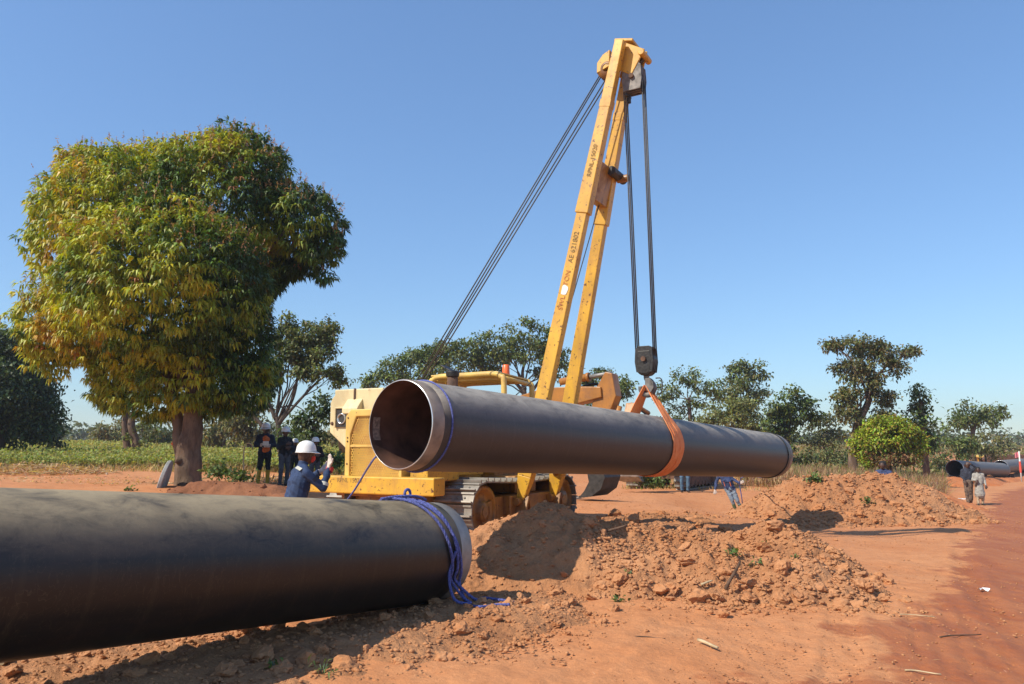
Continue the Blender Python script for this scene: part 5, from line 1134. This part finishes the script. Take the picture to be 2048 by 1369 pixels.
# ------------------------------------------------------------------ other trees
BR_MANGO = [(.13, .19, .016), (.17, .215, .02), (.10, .16, .014), (.19, .20, .022)]
tree('mango_tree', 'very dark dense tree at the left edge behind the mango', gpt(-10, 36), [(-5, 850)], [(-40, 760, 120, 95), (40, 740, 60, 75), (60, 820, 60, 65), (-30, 850, 110, 45), (0, 700, 70, 45), (85, 850, 38, 45)], 36, DARK + [(.045, .085, .02)], .20, 1.5, .4, clump=.55, fill=.3)
tree('shrub', 'dark green bush between the left edge tree and the field', gpt(115, 42), [(115, 885)], [(110, 868, 28, 26), (95, 880, 25, 16)], 42, DARK, .2, 1.2, .1, cat='bush', clump=.4)
t2 = tree('tree', 'pair of slim pale trunks with thin crown behind the mango tree', gpt(262, 44), [(252, 880), (250, 840), (262, 800)], [(285, 865, 30, 25), (300, 840, 30, 20), (250, 800, 60, 30)], 44, GREEN, .2, .8, .22, bark='bark')
m = MB(); bb = Vector(t2.location); m.tube([p - bb for p in smooth_path([gpt(268, 44), P(272, 885, 44), P(263, 855, 44), P(266, 825, 44)])], [.24] * 4 + [.2] * 9, 9); m.build('second_trunk', 'bark', t2)
tree('tree', 'round olive bushy tree on the field edge left of the slim trunks', gpt(222, 75), [(222, 880)], [(215, 868, 24, 20), (235, 858, 18, 18)], 75, OLIVE, .34, 1.1, .2, clump=.7)
tree('tree', 'olive bushy tree on the field edge right of the slim trunks', gpt(312, 70), [(312, 880)], [(310, 865, 32, 24), (325, 880, 22, 14), (300, 885, 22, 12)], 70, OLIVE + GREEN, .34, 1.1, .2, clump=.7)
tree('tree', 'grey-green rounded tree right of the mango trunk', gpt(445, 60), [(447, 885), (443, 865)], [(432, 855, 32, 28), (460, 868, 26, 26), (420, 880, 22, 14)], 60, OLIVE, .3, 1.1, .22, clump=.65)
tree('tree', 'yellowish olive tree behind the men in hard hats', gpt(500, 52), [(498, 880), (495, 850)], [(480, 825, 34, 32), (510, 845, 28, 34), (485, 865, 32, 24), (520, 800, 25, 25)], 52, OLIVE + [(.16, .14, .04)], .28, 1.0, .2, clump=.6)
t6 = tree('tree', 'open crowned tree with bare forking limbs left of the pipelayer', gpt(562, 38), [(560, 880), (556, 850), (552, 835)],
    [(628, 668, 38, 28), (580, 690, 40, 36), (655, 700, 28, 26), (605, 715, 48, 22), (680, 745, 18, 26), (640, 745, 34, 14), (545, 730, 26, 40), (570, 650, 20, 16), (660, 655, 14, 16), (600, 745, 22, 12), (530, 770, 20, 30)], 38, OLIVE[:3] + GREEN, .18, 1.9, .17, clump=.36, fill=.35)
bb = Vector(t6.location)
for pts, r in (([(556, 850), (580, 810), (592, 775), (596, 730)], .15), ([(556, 850), (600, 800), (640, 760), (670, 745)], .12), ([(552, 840), (535, 800), (520, 760), (525, 700)], .15), ([(540, 870), (505, 830), (480, 815)], .16), ([(552, 838), (560, 780), (565, 720)], .12), ([(560, 815), (590, 812), (612, 825)], .06)):
    p = smooth_path([P(a, b, 38) for a, b in pts]); m = MB(); m.tube([q - bb for q in p], [r * .7 * (1 - .6 * i / (len(p) - 1)) for i in range(len(p))], 8); m.build('limb', 'bark_dark', t6)
tree('mango_tree', 'small dense dark green tree beside the cream counterweight', gpt(628, 33), [(627, 870), (628, 850)], [(632, 815, 26, 24), (645, 835, 22, 26), (615, 835, 18, 22), (625, 868, 28, 16)], 33, DARK + GREEN[:2], .19, 1.5, .13, clump=.38, mat='leaf_gloss')
tree('shrub', 'bright green low bush behind the men in hard hats', gpt(590, 36), [(592, 880)], [(585, 870, 40, 16), (560, 880, 25, 14)], 36, [(.09, .15, .02), (.12, .18, .03), (.07, .11, .02)], .17, 1.2, .06, cat='bush', clump=.35)
tree('tree', 'small rounded olive tree beside the counterweight low on the field', gpt(665, 70), [(665, 890)], [(660, 880, 25, 14), (690, 885, 22, 12)], 70, OLIVE, .3, 1.1, .14, clump=.6)
tree('tree', 'wide spreading tree behind the open pipe end', gpt(840, 62), [(838, 850), (835, 800)], [(825, 715, 44, 26), (790, 740, 34, 22), (855, 735, 40, 36), (758, 752, 16, 10), (800, 762, 26, 12), (880, 705, 34, 24), (740, 765, 8, 6), (845, 770, 40, 14)], 62, GREEN, .27, 1.05, .3, clump=.6)
t9 = tree('tree', 'broad umbrella crowned tree behind the canopy and boom', gpt(1050, 60), [(1050, 850), (1049, 800), (1047, 770)], [(1060, 675, 52, 32), (985, 700, 50, 32), (935, 710, 38, 30), (1095, 715, 36, 36), (1030, 715, 50, 24), (960, 740, 44, 16), (900, 740, 28, 18), (1115, 745, 22, 16), (905, 700, 24, 14), (1085, 750, 20, 10)], 60, GREEN + OLIVE[:1], .27, 1.0, .32, clump=.6, fill=.3)
bb = Vector(t9.location)
for pts, r in (([(1050, 800), (1070, 775), (1090, 745)], .16), ([(1049, 790), (1030, 765), (1000, 735)], .14), ([(1050, 780), (1045, 745), (1055, 710)], .16)):
    p = smooth_path([P(a, b, 60) for a, b in pts]); m = MB(); m.tube([q - bb for q in p], [r * (1 - .5 * i / (len(p) - 1)) for i in range(len(p))], 7); m.build('limb', 'bark_dark', t9)
tree('tree', 'low spreading green tree right behind the boom', gpt(1180, 66), [(1180, 840)], [(1185, 752, 32, 14), (1165, 768, 30, 14), (1205, 762, 20, 14), (1150, 740, 16, 14), (1180, 800, 26, 14)], 66, GREEN, .28, 1.0, .2, clump=.6)
tree('tree', 'small tree with slanting bare trunk between boom and sling', gpt(1228, 62), [(1232, 840), (1236, 810), (1245, 790)], [(1232, 770, 28, 14), (1250, 780, 20, 16), (1218, 775, 14, 10)], 62, GREEN, .26, 1.0, .12, clump=.55)
t12 = tree('tree', 'open crowned tree just right of the sling', gpt(1378, 62), [(1380, 870), (1380, 830), (1378, 800)], [(1372, 755, 34, 17), (1405, 768, 36, 20), (1345, 775, 28, 20), (1330, 800, 14, 16), (1425, 790, 22, 16), (1350, 820, 22, 14), (1390, 800, 24, 12), (1360, 845, 40, 20)], 62, GREEN + OLIVE[:1], .26, .8, .22, clump=.55, fill=.3, bark='bark')
tree('tree', 'tall bushy tree behind the middle of the hanging pipe', gpt(1490, 64), [(1490, 870), (1490, 820)], [(1485, 760, 36, 28), (1510, 745, 22, 22), (1465, 785, 34, 22), (1515, 785, 26, 28), (1480, 735, 16, 12), (1500, 815, 20, 14)], 64, OLIVE[:3] + GREEN, .27, 1.0, .24, clump=.58, bark='bark')
tree('shrub', 'rounded pale olive bushy tree peeking over the hanging pipe', gpt(1460, 55), [(1460, 880)], [(1460, 830, 50, 30), (1425, 845, 36, 24), (1500, 850, 38, 26), (1480, 815, 30, 18), (1530, 870, 30, 26)], 55, [(.21, .23, .075), (.25, .26, .085), (.17, .19, .065)], .24, 1.15, .14, clump=.5)
tree('tree', 'dark green pointed tree over the far end of the hanging pipe', gpt(1572, 50), [(1574, 900), (1577, 860), (1580, 820)], [(1580, 795, 30, 24), (1555, 820, 26, 24), (1605, 820, 28, 24), (1580, 840, 44, 20), (1545, 845, 22, 18), (1570, 880, 26, 22), (1555, 865, 20, 18), (1625, 835, 14, 12)], 50, DARK[1:3] + GREEN, .24, 1.15, .2, clump=.5)
tree('tree', 'grey-green spreading tree between the dark pointed tree and the tall one', gpt(1650, 66), [(1650, 900), (1648, 870)], [(1655, 842, 38, 14), (1640, 865, 30, 14), (1675, 868, 32, 14), (1630, 885, 20, 10), (1660, 890, 30, 14)], 66, OLIVE[:3], .27, .95, .2, clump=.55)
t17 = tree('tree', 'tallest tree at right with crooked grey trunk and brownish leaves', gpt(1706, 46), [(1706, 930), (1706, 900), (1710, 870), (1722, 835), (1738, 800), (1742, 760)],
    [(1700, 690, 28, 20), (1745, 690, 36, 22), (1785, 710, 28, 20), (1730, 725, 44, 22), (1690, 740, 24, 18), (1800, 735, 20, 14), (1740, 765, 36, 22), (1685, 795, 28, 26), (1700, 835, 26, 22), (1770, 800, 26, 18), (1760, 840, 24, 18), (1820, 705, 10, 6), (1665, 690, 10, 8), (1725, 860, 20, 14)], 46, [(.19, .17, .06), (.24, .19, .07), (.14, .14, .05), (.14, .17, .05), (.12, .15, .045)], .2, 1.6, .30, bark='bark', clump=.42, fill=.3)
m = MB(); bb = Vector(t17.location); p = smooth_path([P(1706, 905, 46), P(1716, 902, 46), P(1722, 896, 46)]); m.tube([q - bb for q in p], .12, 8); p = smooth_path([P(1710, 870, 46), P(1735, 850, 46), P(1755, 835, 46)]); m.tube([q - bb for q in p], [.14] * 6 + [.08] * 5, 8); m.build('limb', 'bark', t17)
tree('mango_tree', 'bright lime green domed mango tree at right', gpt(1778, 42), [(1776, 925), (1776, 905)], [(1780, 872, 46, 34), (1745, 890, 34, 30), (1810, 888, 32, 34), (1770, 855, 30, 18), (1730, 912, 22, 20), (1800, 862, 30, 22), (1825, 900, 16, 22)], 42, [(.27, .38, .018), (.33, .42, .022), (.20, .31, .018), (.34, .34, .03), (.32, .22, .04)], .17, 2.6, .2, clump=.34, fill=.2, mat='leaf_gloss')
tree('shrub', 'reddish brown undergrowth beneath the lime green mango tree', gpt(1790, 41), [(1790, 935)], [(1785, 912, 42, 14), (1760, 918, 26, 12), (1810, 915, 24, 12)], 41, [(.26, .12, .05), (.30, .16, .06), (.17, .10, .04), (.2, .2, .05)], .16, 1.3, .06, cat='bush', clump=.32)
tree('tree', 'slender dark green tree right behind the lime green one', gpt(1850, 47), [(1851, 925), (1848, 890), (1844, 850), (1842, 800)], [(1840, 785, 10, 14), (1838, 808, 20, 14), (1825, 830, 24, 14), (1858, 845, 20, 18), (1812, 845, 16, 10), (1850, 872, 24, 16), (1865, 890, 14, 12)], 47, DARK[1:3] + GREEN, .22, 1.1, .22, bark='bark', clump=.42)
tree('tree', 'umbrella crowned tree above the first far pipe', gpt(1945, 66), [(1944, 890), (1946, 865), (1950, 850)], [(1940, 825, 36, 20), (1910, 840, 26, 18), (1972, 832, 30, 20), (1950, 848, 34, 12), (1998, 826, 12, 8)], 66, GREEN + OLIVE[:1], .27, 1.0, .24, bark='bark', clump=.55)
tree('shrub', 'green bush under the umbrella tree, left of its trunk', gpt(1920, 62), [(1922, 905)], [(1912, 882, 22, 16), (1932, 892, 24, 18), (1915, 905, 26, 12)], 62, GREEN, .26, 1.1, .1, cat='bush', clump=.5)
tree('shrub', 'dull brown-green bush under the umbrella tree, right of its trunk', gpt(1970, 64), [(1970, 905)], [(1970, 890, 28, 20), (1990, 905, 20, 12)], 64, OLIVE[:3], .26, 1.1, .1, cat='bush', clump=.5)
tree('tree', 'small olive tree at the right edge above the far yellow tractor', gpt(2012, 95), [(2012, 900)], [(2012, 888, 18, 12), (2000, 905, 22, 10), (2030, 908, 16, 8)], 95, OLIVE, .36, 1.2, .16, clump=.7)
for px, Y, ry, lab in ((1560, 58, 22, 'dull green bush just past the end of the hanging pipe'), (1610, 56, 24, 'rounded bush left of the tallest tree'), (1680, 60, 24, 'brownish bush beside the trunk of the tallest tree'), (1885, 60, 22, 'dull green bush left of the first far pipe'), (1640, 72, 14, 'low far bush between the rounded bush and the tallest tree')):
    b = gpt(px, Y); yb = 895 + (1.65 - b.z) / Y * F_PX
    tree('shrub', lab, b, [(px, yb - ry * .6)], [(px - 12, yb - ry * .9, 26, ry), (px + 16, yb - ry * .8, 26, ry * .9)], Y, OLIVE[:3] + GREEN[:1], .26, 1.1, .08, cat='bush', group='bushes behind the work site', clump=.5)
# distant woodland on the horizon: one mass
parts = []
for i in range(230):
    a = math.radians(random.uniform(-44, 44)); Yd = random.uniform(150, 260); x = Yd * math.tan(a); z = g1(x, Yd) + .4; r = random.uniform(2.2, 5.5); n = 150
    dd = rdir(n); o = np.array([x, Yd, z + r * .35]) + dd * np.array([r * 1.7, r, r * random.uniform(.5, .9)]) * rng.uniform(.6, 1.05, n)[:, None]; o[:, 2] = np.maximum(o[:, 2], z - .5)
    parts.append(leaves(o, rdir(n), np.full(n, 1.1), np.full(n, .8), rng.uniform(.1, .4, n), pal([(.10, .13, .055), (.13, .15, .07), (.09, .115, .055)], rng.choice(3, n), .15) * (1 + .2 * rng.normal())))
V, F, C = join(parts); o = raw_mesh('distant_woodland', V, F, 'leaf', None, False, C); tag(o, 'far belt of hazy bushes and trees along the horizon', kind='stuff')

# ------------------------------------------------------------------ crops and grass
def in_frame(x, y, lo, hi): p = x / y * F_PX + 1024; return (p > lo) & (p < hi)
n = 26000; y = 27.2 + 85 * rng.rand(n) ** 1.7; x = rng.uniform(-1.1, -.03, n) * y; row = np.round(x / .75) * .75 + .16 * rng.normal(size=n); x = np.where(y < 60, row, x); keep = (x / y < -.10 - .0 * y) | (y > 45); x, y = x[keep], y[keep]; n = len(x); z = G(x, y)
far = 1 + (y - 27) / 45
parts = []
hgt = rng.uniform(.20, .46, n)
for k in range(4):
    o = np.stack([x + .13 * far * rng.normal(size=n), y + .13 * far * rng.normal(size=n), z + hgt * rng.uniform(.62, 1.05, n)], -1)
    parts.append(leaves(o, rdir(n) + np.array([0, 0, .3]), .13 * far * rng.uniform(.6, 1.3, n), .085 * far * rng.uniform(.6, 1.2, n), rng.uniform(.1, .5, n), pal([(.25, .30, .07), (.31, .35, .09), (.19, .25, .055), (.38, .37, .13)], rng.choice(4, n, p=[.35, .3, .2, .15]))))
m_ = y < 48; o = np.stack([x, y, z - .02], -1)[m_]
for k in range(3):
    parts.append(leaves(o + rng.normal(size=o.shape) * [.1, .1, 0], unit(rng.normal(size=o.shape) * .25 + [0, 0, 1]), hgt[m_] * rng.uniform(.7, 1.1, len(o)), np.full(len(o), .025), np.zeros(len(o)), pal([(.30, .25, .16), (.24, .20, .12), (.22, .21, .10)], rng.choice(3, len(o)))))
V, F, C = join(parts); o = raw_mesh('bean_crop', V, F, 'grass_blade', None, False, C); tag(o, 'green bean crop in the field behind the mango tree', kind='stuff')
def grass(name, label, n, region, hgt, cols, width=.02, lean=.35, clumpy=True):
    x, y = region(n); 
    if clumpy: k = vnoise(x * .5 + 40, y * .5) + .25 * rng.rand(len(x)) > -.05; x, y = x[k], y[k]
    z = np.array([G(x, y)])[0] - .02; n = len(x); o = np.stack([x, y, z], -1)
    V, F, C = leaves(o, rng.normal(size=(n, 3)) * lean + [0, 0, 1], hgt[0] + (hgt[1] - hgt[0]) * rng.rand(n), np.full(n, width), rng.uniform(0, .4, n), pal(cols, rng.choice(len(cols), n)))
    o = raw_mesh(name, V, F, 'grass_blade', None, False, C); return tag(o, label, kind='stuff')
def reg(px0, px1, y0, y1):
    def f(n): y = y0 + (y1 - y0) * rng.rand(n); p = rng.uniform(px0, px1, n); return (p - 1024) / F_PX * y, y
    return f
grass('dry_grass', 'reddish dry grass strip behind the broad soil heap', 14000, reg(1480, 1875, 32, 46), (.35, 1.0), [(.36, .20, .12), (.42, .27, .15), (.30, .18, .11), (.36, .30, .12)], .035)
grass('green_weeds', 'patchy green weeds among the dry grass at right', 5000, reg(1500, 1850, 36, 60), (.3, .9), [(.2, .26, .06), (.26, .3, .08), (.16, .2, .06)], .06, .7)
grass('pale_grass', 'short straw coloured grass behind the excavator tracks', 6000, reg(1240, 1560, 30, 50), (.08, .3), [(.50, .36, .17), (.42, .28, .13), (.36, .32, .13)], .03)
grass('field_edge_grass', 'dry straw grass along the edge of the bean field', 6000, reg(-60, 700, 24.3, 28.5), (.06, .35), [(.48, .36, .18), (.40, .27, .14), (.26, .26, .09)], .025, .6)
n = 30000; y = 48 + 110 * rng.rand(n) ** 1.5; x = rng.uniform(-.05, .9, n) * y; k = ((x / y < .56) | (y > 85)) & (vnoise(x * .12, y * .12) > -.22); x, y = x[k], y[k]; n = len(x); z = G(x, y); fr = y / 48
V, F, C = leaves(np.stack([x, y, z + rng.rand(n) * .35 * fr], -1), rdir(n) + [0, 0, .8], .38 * fr * rng.uniform(.5, 1.3, n), .2 * fr * rng.uniform(.4, 1, n), rng.uniform(.1, .5, n), pal([(.2, .21, .075), (.27, .24, .10), (.16, .17, .06), (.34, .26, .14)], rng.choice(4, n)))
o = raw_mesh('scrub', V, F, 'grass_blade', None, False, C); tag(o, 'low dull green scrub covering the plain behind the work site', kind='stuff')
# heaps of dry maize stalks
def straw(name, label, c, rx, ry, h, n, L=.5):
    a = rng.rand(n) * 6.28; r = np.sqrt(rng.rand(n)); x = c[0] + rx * r * np.cos(a); y = c[1] + ry * r * np.sin(a); z = G(x, y) + h * (1 - r) * rng.rand(n) ** .6
    d = rng.normal(size=(n, 3)) * [1, 1, .25]; V, F, C = leaves(np.stack([x, y, z], -1), d, L * rng.uniform(.4, 1.2, n), rng.uniform(.015, .05, n), rng.uniform(0, .3, n), pal([(.50, .36, .20), (.42, .28, .15), (.56, .44, .27), (.34, .20, .11)], rng.choice(4, n)))
    o = raw_mesh(name, V, F, 'grass_blade', None, False, C); return tag(o, label, kind='stuff')
q = P(60, 945, 23.5); straw('maize_stalk_heap', 'heap of dry maize stalks at the left edge of the field', (q.x, q.y), 2.6, .9, .35, 1400)
q = P(560, 968, 24); straw('maize_litter', 'dry maize leaves lying behind the men in hard hats', (q.x, q.y), 1.6, 1.2, .15, 700)
q = P(690, 950, 21); straw('stalk_litter', 'dry stalks lying left of the radiator guard', (q.x, q.y), 1.2, 1.0, .2, 260, .4)
q = P(250, 960, 21); straw('leaf_litter', 'dry leaf litter on the soil left of the mango trunk', (q.x, q.y), 5, 1.8, .04, 900, .14)
# ------------------------------------------------------------------ small things
def weed(label, px, py, size, cols=((.10, .16, .03), (.15, .21, .05), (.08, .12, .03)), n=26, Y=None, loc=None, broad=.35):
    lf = 1.0
    if size > .3: lf = .30 / size * .55 + .12; n = int(n * 3.5)
    if loc is None:
        d = ray(px, py); loc = None
        for Yk in np.linspace(4.5, 60, 900):
            q = CAM + d * (Yk / d.y)
            if q.z < Hall(q.x, q.y): loc = q; break
        if loc is None: loc = onground(px, py)
    o = np.tile(np.array(loc), (n, 1)) + rng.normal(size=(n, 3)) * [size * .3, size * .3, size * .15] + [0, 0, size * .25]
    o[:, 2] = np.maximum(o[:, 2], loc[2]); V, F, C = leaves(o, rdir(n) + [0, 0, .4], lf * size * rng.uniform(.3, .7, n), lf * size * broad * rng.uniform(.5, 1.1, n), rng.uniform(.1, .5, n), pal(cols, rng.choice(len(cols), n)))
    t = thing('weed', label, 'plant', loc, 0, 'weeds on the soil'); raw_mesh('leaves', V, F, 'leaf', t, False, C, loc)['kind'] = 'stuff'
    m = MB()
    for k in range(3): m.tube([Vector((0, 0, -.02)), Vector((random.uniform(-.2, .2), random.uniform(-.2, .2), .5)) * size], [.006, .003], 5)
    m.build('stem', 'boot_green', t); return t
weed('green weed halfway up the large front soil heap', 1466, 1112, .14); weed('small green sprig low right of centre on the front heap', 1512, 1134, .13); weed('thin green sprig near the upper right flank of the front heap', 1523, 1095, .12, n=14)
weed('tiny green sprout far right on the front heap', 1592, 1118, .09, n=12); weed('green tuft at the foot of the front heap, left of the clods', 1238, 1208, .12); weed('small sprout in the hollow of the front heap beside the pipe shadow', 1262, 1150, .09, n=14)
weed('grassy tuft in front of the clod strip at the bottom edge', 645, 1350, .14, broad=.12); weed('tiny sprouts at the bottom edge below the near pipe', 548, 1338, .10, n=14); weed('green weed on the broad right heap, lower middle', 1738, 1008, .22); weed('green weed on top of the broad right heap', 1630, 965, .35, n=40)
weed('leafy bush on the bank at the foot of the mango tree', 437, 950, .55, n=70, Y=17, loc=Vector(P(437, 958, 17.6))); weed('trailing leafy weed along the top of the shaded bank', 475, 963, .45, n=60, loc=Vector(P(480, 966, 17.2)))
weed('green bush beside the farther bucket under the pipe', 1304, 975, .8, n=120, loc=Vector(P(1304, 975, 28))); weed('small green plant on the bright berm left of the first far pipe', 1877, 962, .6, n=60); weed('bright green bush left of the radiator guard', 672, 930, .9, n=120, loc=Vector(P(672, 938, 22)))
weed('small green sprout just above the near pipe left of the leaning slab', 258, 985, .22, n=24, loc=Vector(P(258, 985, 17)))
# leaning grey slab
sb = P(318, 990, 18.0); stp = P(346, 934, 18.7); ctr = (sb + stp) / 2; up_ = (stp - sb).normalized(); axd = Vector((-.93, -.30, .2)); axd = (axd - up_ * axd.dot(up_)).normalized(); R0 = (stp - sb).length / 2
m = MB(); m.lathe([(1e-4, 0), (R0 * .96, 0), (R0, .015), (R0, .075), (R0 * .96, .09), (1e-4, .09)], (0, 0, 0), axd, 40, False); o = m.build('round_slab', 'slab_grey'); o.location = ctr; tag(o, 'round grey slab leaning against the mango trunk', 'slab')
# sticks and litter
def stick(label, a, b, r, mat='wood_dry', dz=.012, bend=.02, name='dry_stick', cat='stick'):
    A, B = onground(*a), onground(*b); pts = [A.lerp(B, f) + Vector((0, bend * math.sin(f * 5), 0)) for f in np.linspace(0, 1, 6)]; base = A.copy()
    for p in pts: p.z = Hall(p.x, p.y) + dz + r * .5
    m = MB(); m.tube([p - base for p in pts], [r, r * 1.05, r, r * .9, r * .85, r * .7], 7); o = m.build(name, mat); o.location = base; return tag(o, label, cat)
stick('pale dry stick lying alone on the bare ground in front', (1396, 1285), (1435, 1300), .014); stick('dark thin twig on the bare ground left of the pale stick', (1270, 1277), (1330, 1280), .005, 'wood_dark')
stick('pale broken stick at the bottom left under the near pipe', (0, 1352), (36, 1332), .022); stick('thin straw lying across the wet road', (1800, 1232), (1868, 1236), .005); stick('thin twig in the wet tyre marks', (1880, 1278), (1960, 1272), .006, 'wood_dark'); stick('bent straw on the wet ground at the bottom right', (1810, 1345), (1880, 1352), .006)
def hstick(label, px, py, Y, v, L, r, mat):
    p = P(px, py, Y); p.z = Hall(p.x, p.y) + .03; v = Vector(v).normalized(); m = MB(); pts = limb_path(Vector((0, 0, 0)), v * L, .08, 6); m.tube(pts, [r, r * .95, r * .9, r * .8, r * .7, r * .5], 7); o = m.build('buried_root', mat); o.location = p; tag(o, label, 'root')
hstick('dark root sticking out of the front heap near its foot', 1452, 1195, 8.55, (.35, .1, .55), .34, .02, 'wood_dark'); hstick('thin dark root lying across the foot of the front heap', 1360, 1172, 8.6, (1, .1, .0), .6, .008, 'wood_dark'); hstick('pale chip of wood on the front heap', 1402, 1170, 8.6, (1, .2, .3), .14, .014, 'wood_dry'); hstick('dark root in the upper left of the front heap', 1205, 1058, 10.2, (1, .2, .25), .35, .02, 'wood_dark')
# litter
for px, py, lab in ((1921, 999, 'white scrap of paper on the ground left of the walkers'), (1968, 1183, 'tiny white scrap on the wet road'), (345, 0, None)):
    if lab:
        q = onground(px, py); m = MB(); s = .018 * q.y * .35; m.grid(lambda u, v: Vector(((u - .5) * s * 2, (v - .5) * s, .02 + .02 * math.sin(u * 7 + v * 4))), 5, 4); o = m.build('paper_scrap', 'paper', fixn=False); o.location = q; tag(o, lab, 'litter')
n = 500; y = 5.2 + 14 * rng.rand(n) ** 1.5; x = y * rng.uniform(-.3, .66, n); V, F, C = leaves(np.stack([x, y, G(x, y) + .012], -1), rng.normal(size=(n, 3)) * [1, 1, .05], rng.uniform(.03, .12, n), rng.uniform(.002, .005, n), np.zeros(n), pal([(.55, .40, .22), (.30, .16, .08), (.45, .28, .15)], rng.choice(3, n)))
o = raw_mesh('straw_bits', V, F, 'grass_blade', None, False, C); tag(o, 'bits of straw and leaf scattered on the ground', kind='stuff')
# curled dry maize stalk near the men, arching
q = P(490, 925, 20); q.z = Hall(q.x, q.y); m = MB(); m.tube([p - q for p in smooth_path([q, P(487, 915, 20), P(490, 893, 20), P(497, 887, 20), P(504, 891, 20), P(505, 900, 20)])], .018, 6); o = m.build('maize_stalk', 'maize'); o.location = q; tag(o, 'arched dry maize stalk left of the man in yellow boots', 'stalk')
# flagged pole
fp = P(2042, 950, 52); fp.z = Hall(fp.x, fp.y); t = thing('marker_pole', 'white marker pole with pink and red flags at the right edge', 'pole', fp); hp_ = P(2042, 903, 52).z - fp.z
m = MB(); m.tube([(0, 0, -.2), (0, 0, hp_)], .045, 8); m.build('pole', 'pole_white', t)
m = MB(); m.grid(lambda u, v: Vector((-.05 - .25 * u, .05 * math.sin(u * 6), hp_ - .05 - .35 * v - .05 * u)), 6, 4); m.build('pink_flag', 'flag_pink', t, fixn=False)
m = MB(); m.lathe([(.06, 0), (.075, .2), (.06, .75)], (0, 0, hp_ * .3), n=10); m.build('red_sleeve', 'flag_red', t)
# single clods on the open ground
for px, py, s, lab in ((1865, 1043, .10, 'lone soil lump on the ground before the broad heap'), (1950, 1040, .16, 'large soil lump at the right tip of the broad heap'), (1672, 1082, .05, 'small reddish lump on the open ground between the heaps'), (1748, 1178, .10, 'rounded lump at the right tip of the front heap'), (1293, 1264, .025, 'tiny dark lump on the bare ground in front')):
    q = onground(px, py); o = bpy.data.objects.new('soil_lump', clod_mesh('clod')[int(px) % 7]); COL.objects.link(o); o.location = (q.x, q.y, q.z + s * .3); o.scale = (s, s * .9, s * .75); tag(o, lab, 'soil lump')

# ------------------------------------------------------------------ dry-season haze: one closed box of thin air round the whole site
m = MB(); m.box((0, 150, 12), (900, 900, 34)); hz_ = m.build('haze', None); hz_['kind'] = 'stuff'; hz_['label'] = 'thin dusty dry-season haze over the plain'
t = NT('haze_air'); v = t.n('ShaderNodeVolumePrincipled'); v.inputs['Color'].default_value = (.86, .91, 1, 1); v.inputs['Density'].default_value = .0006; v.inputs['Anisotropy'].default_value = .3
t.l(v.outputs[0], t.out.inputs['Volume']); hz_.data.materials.append(MAT['haze_air'])
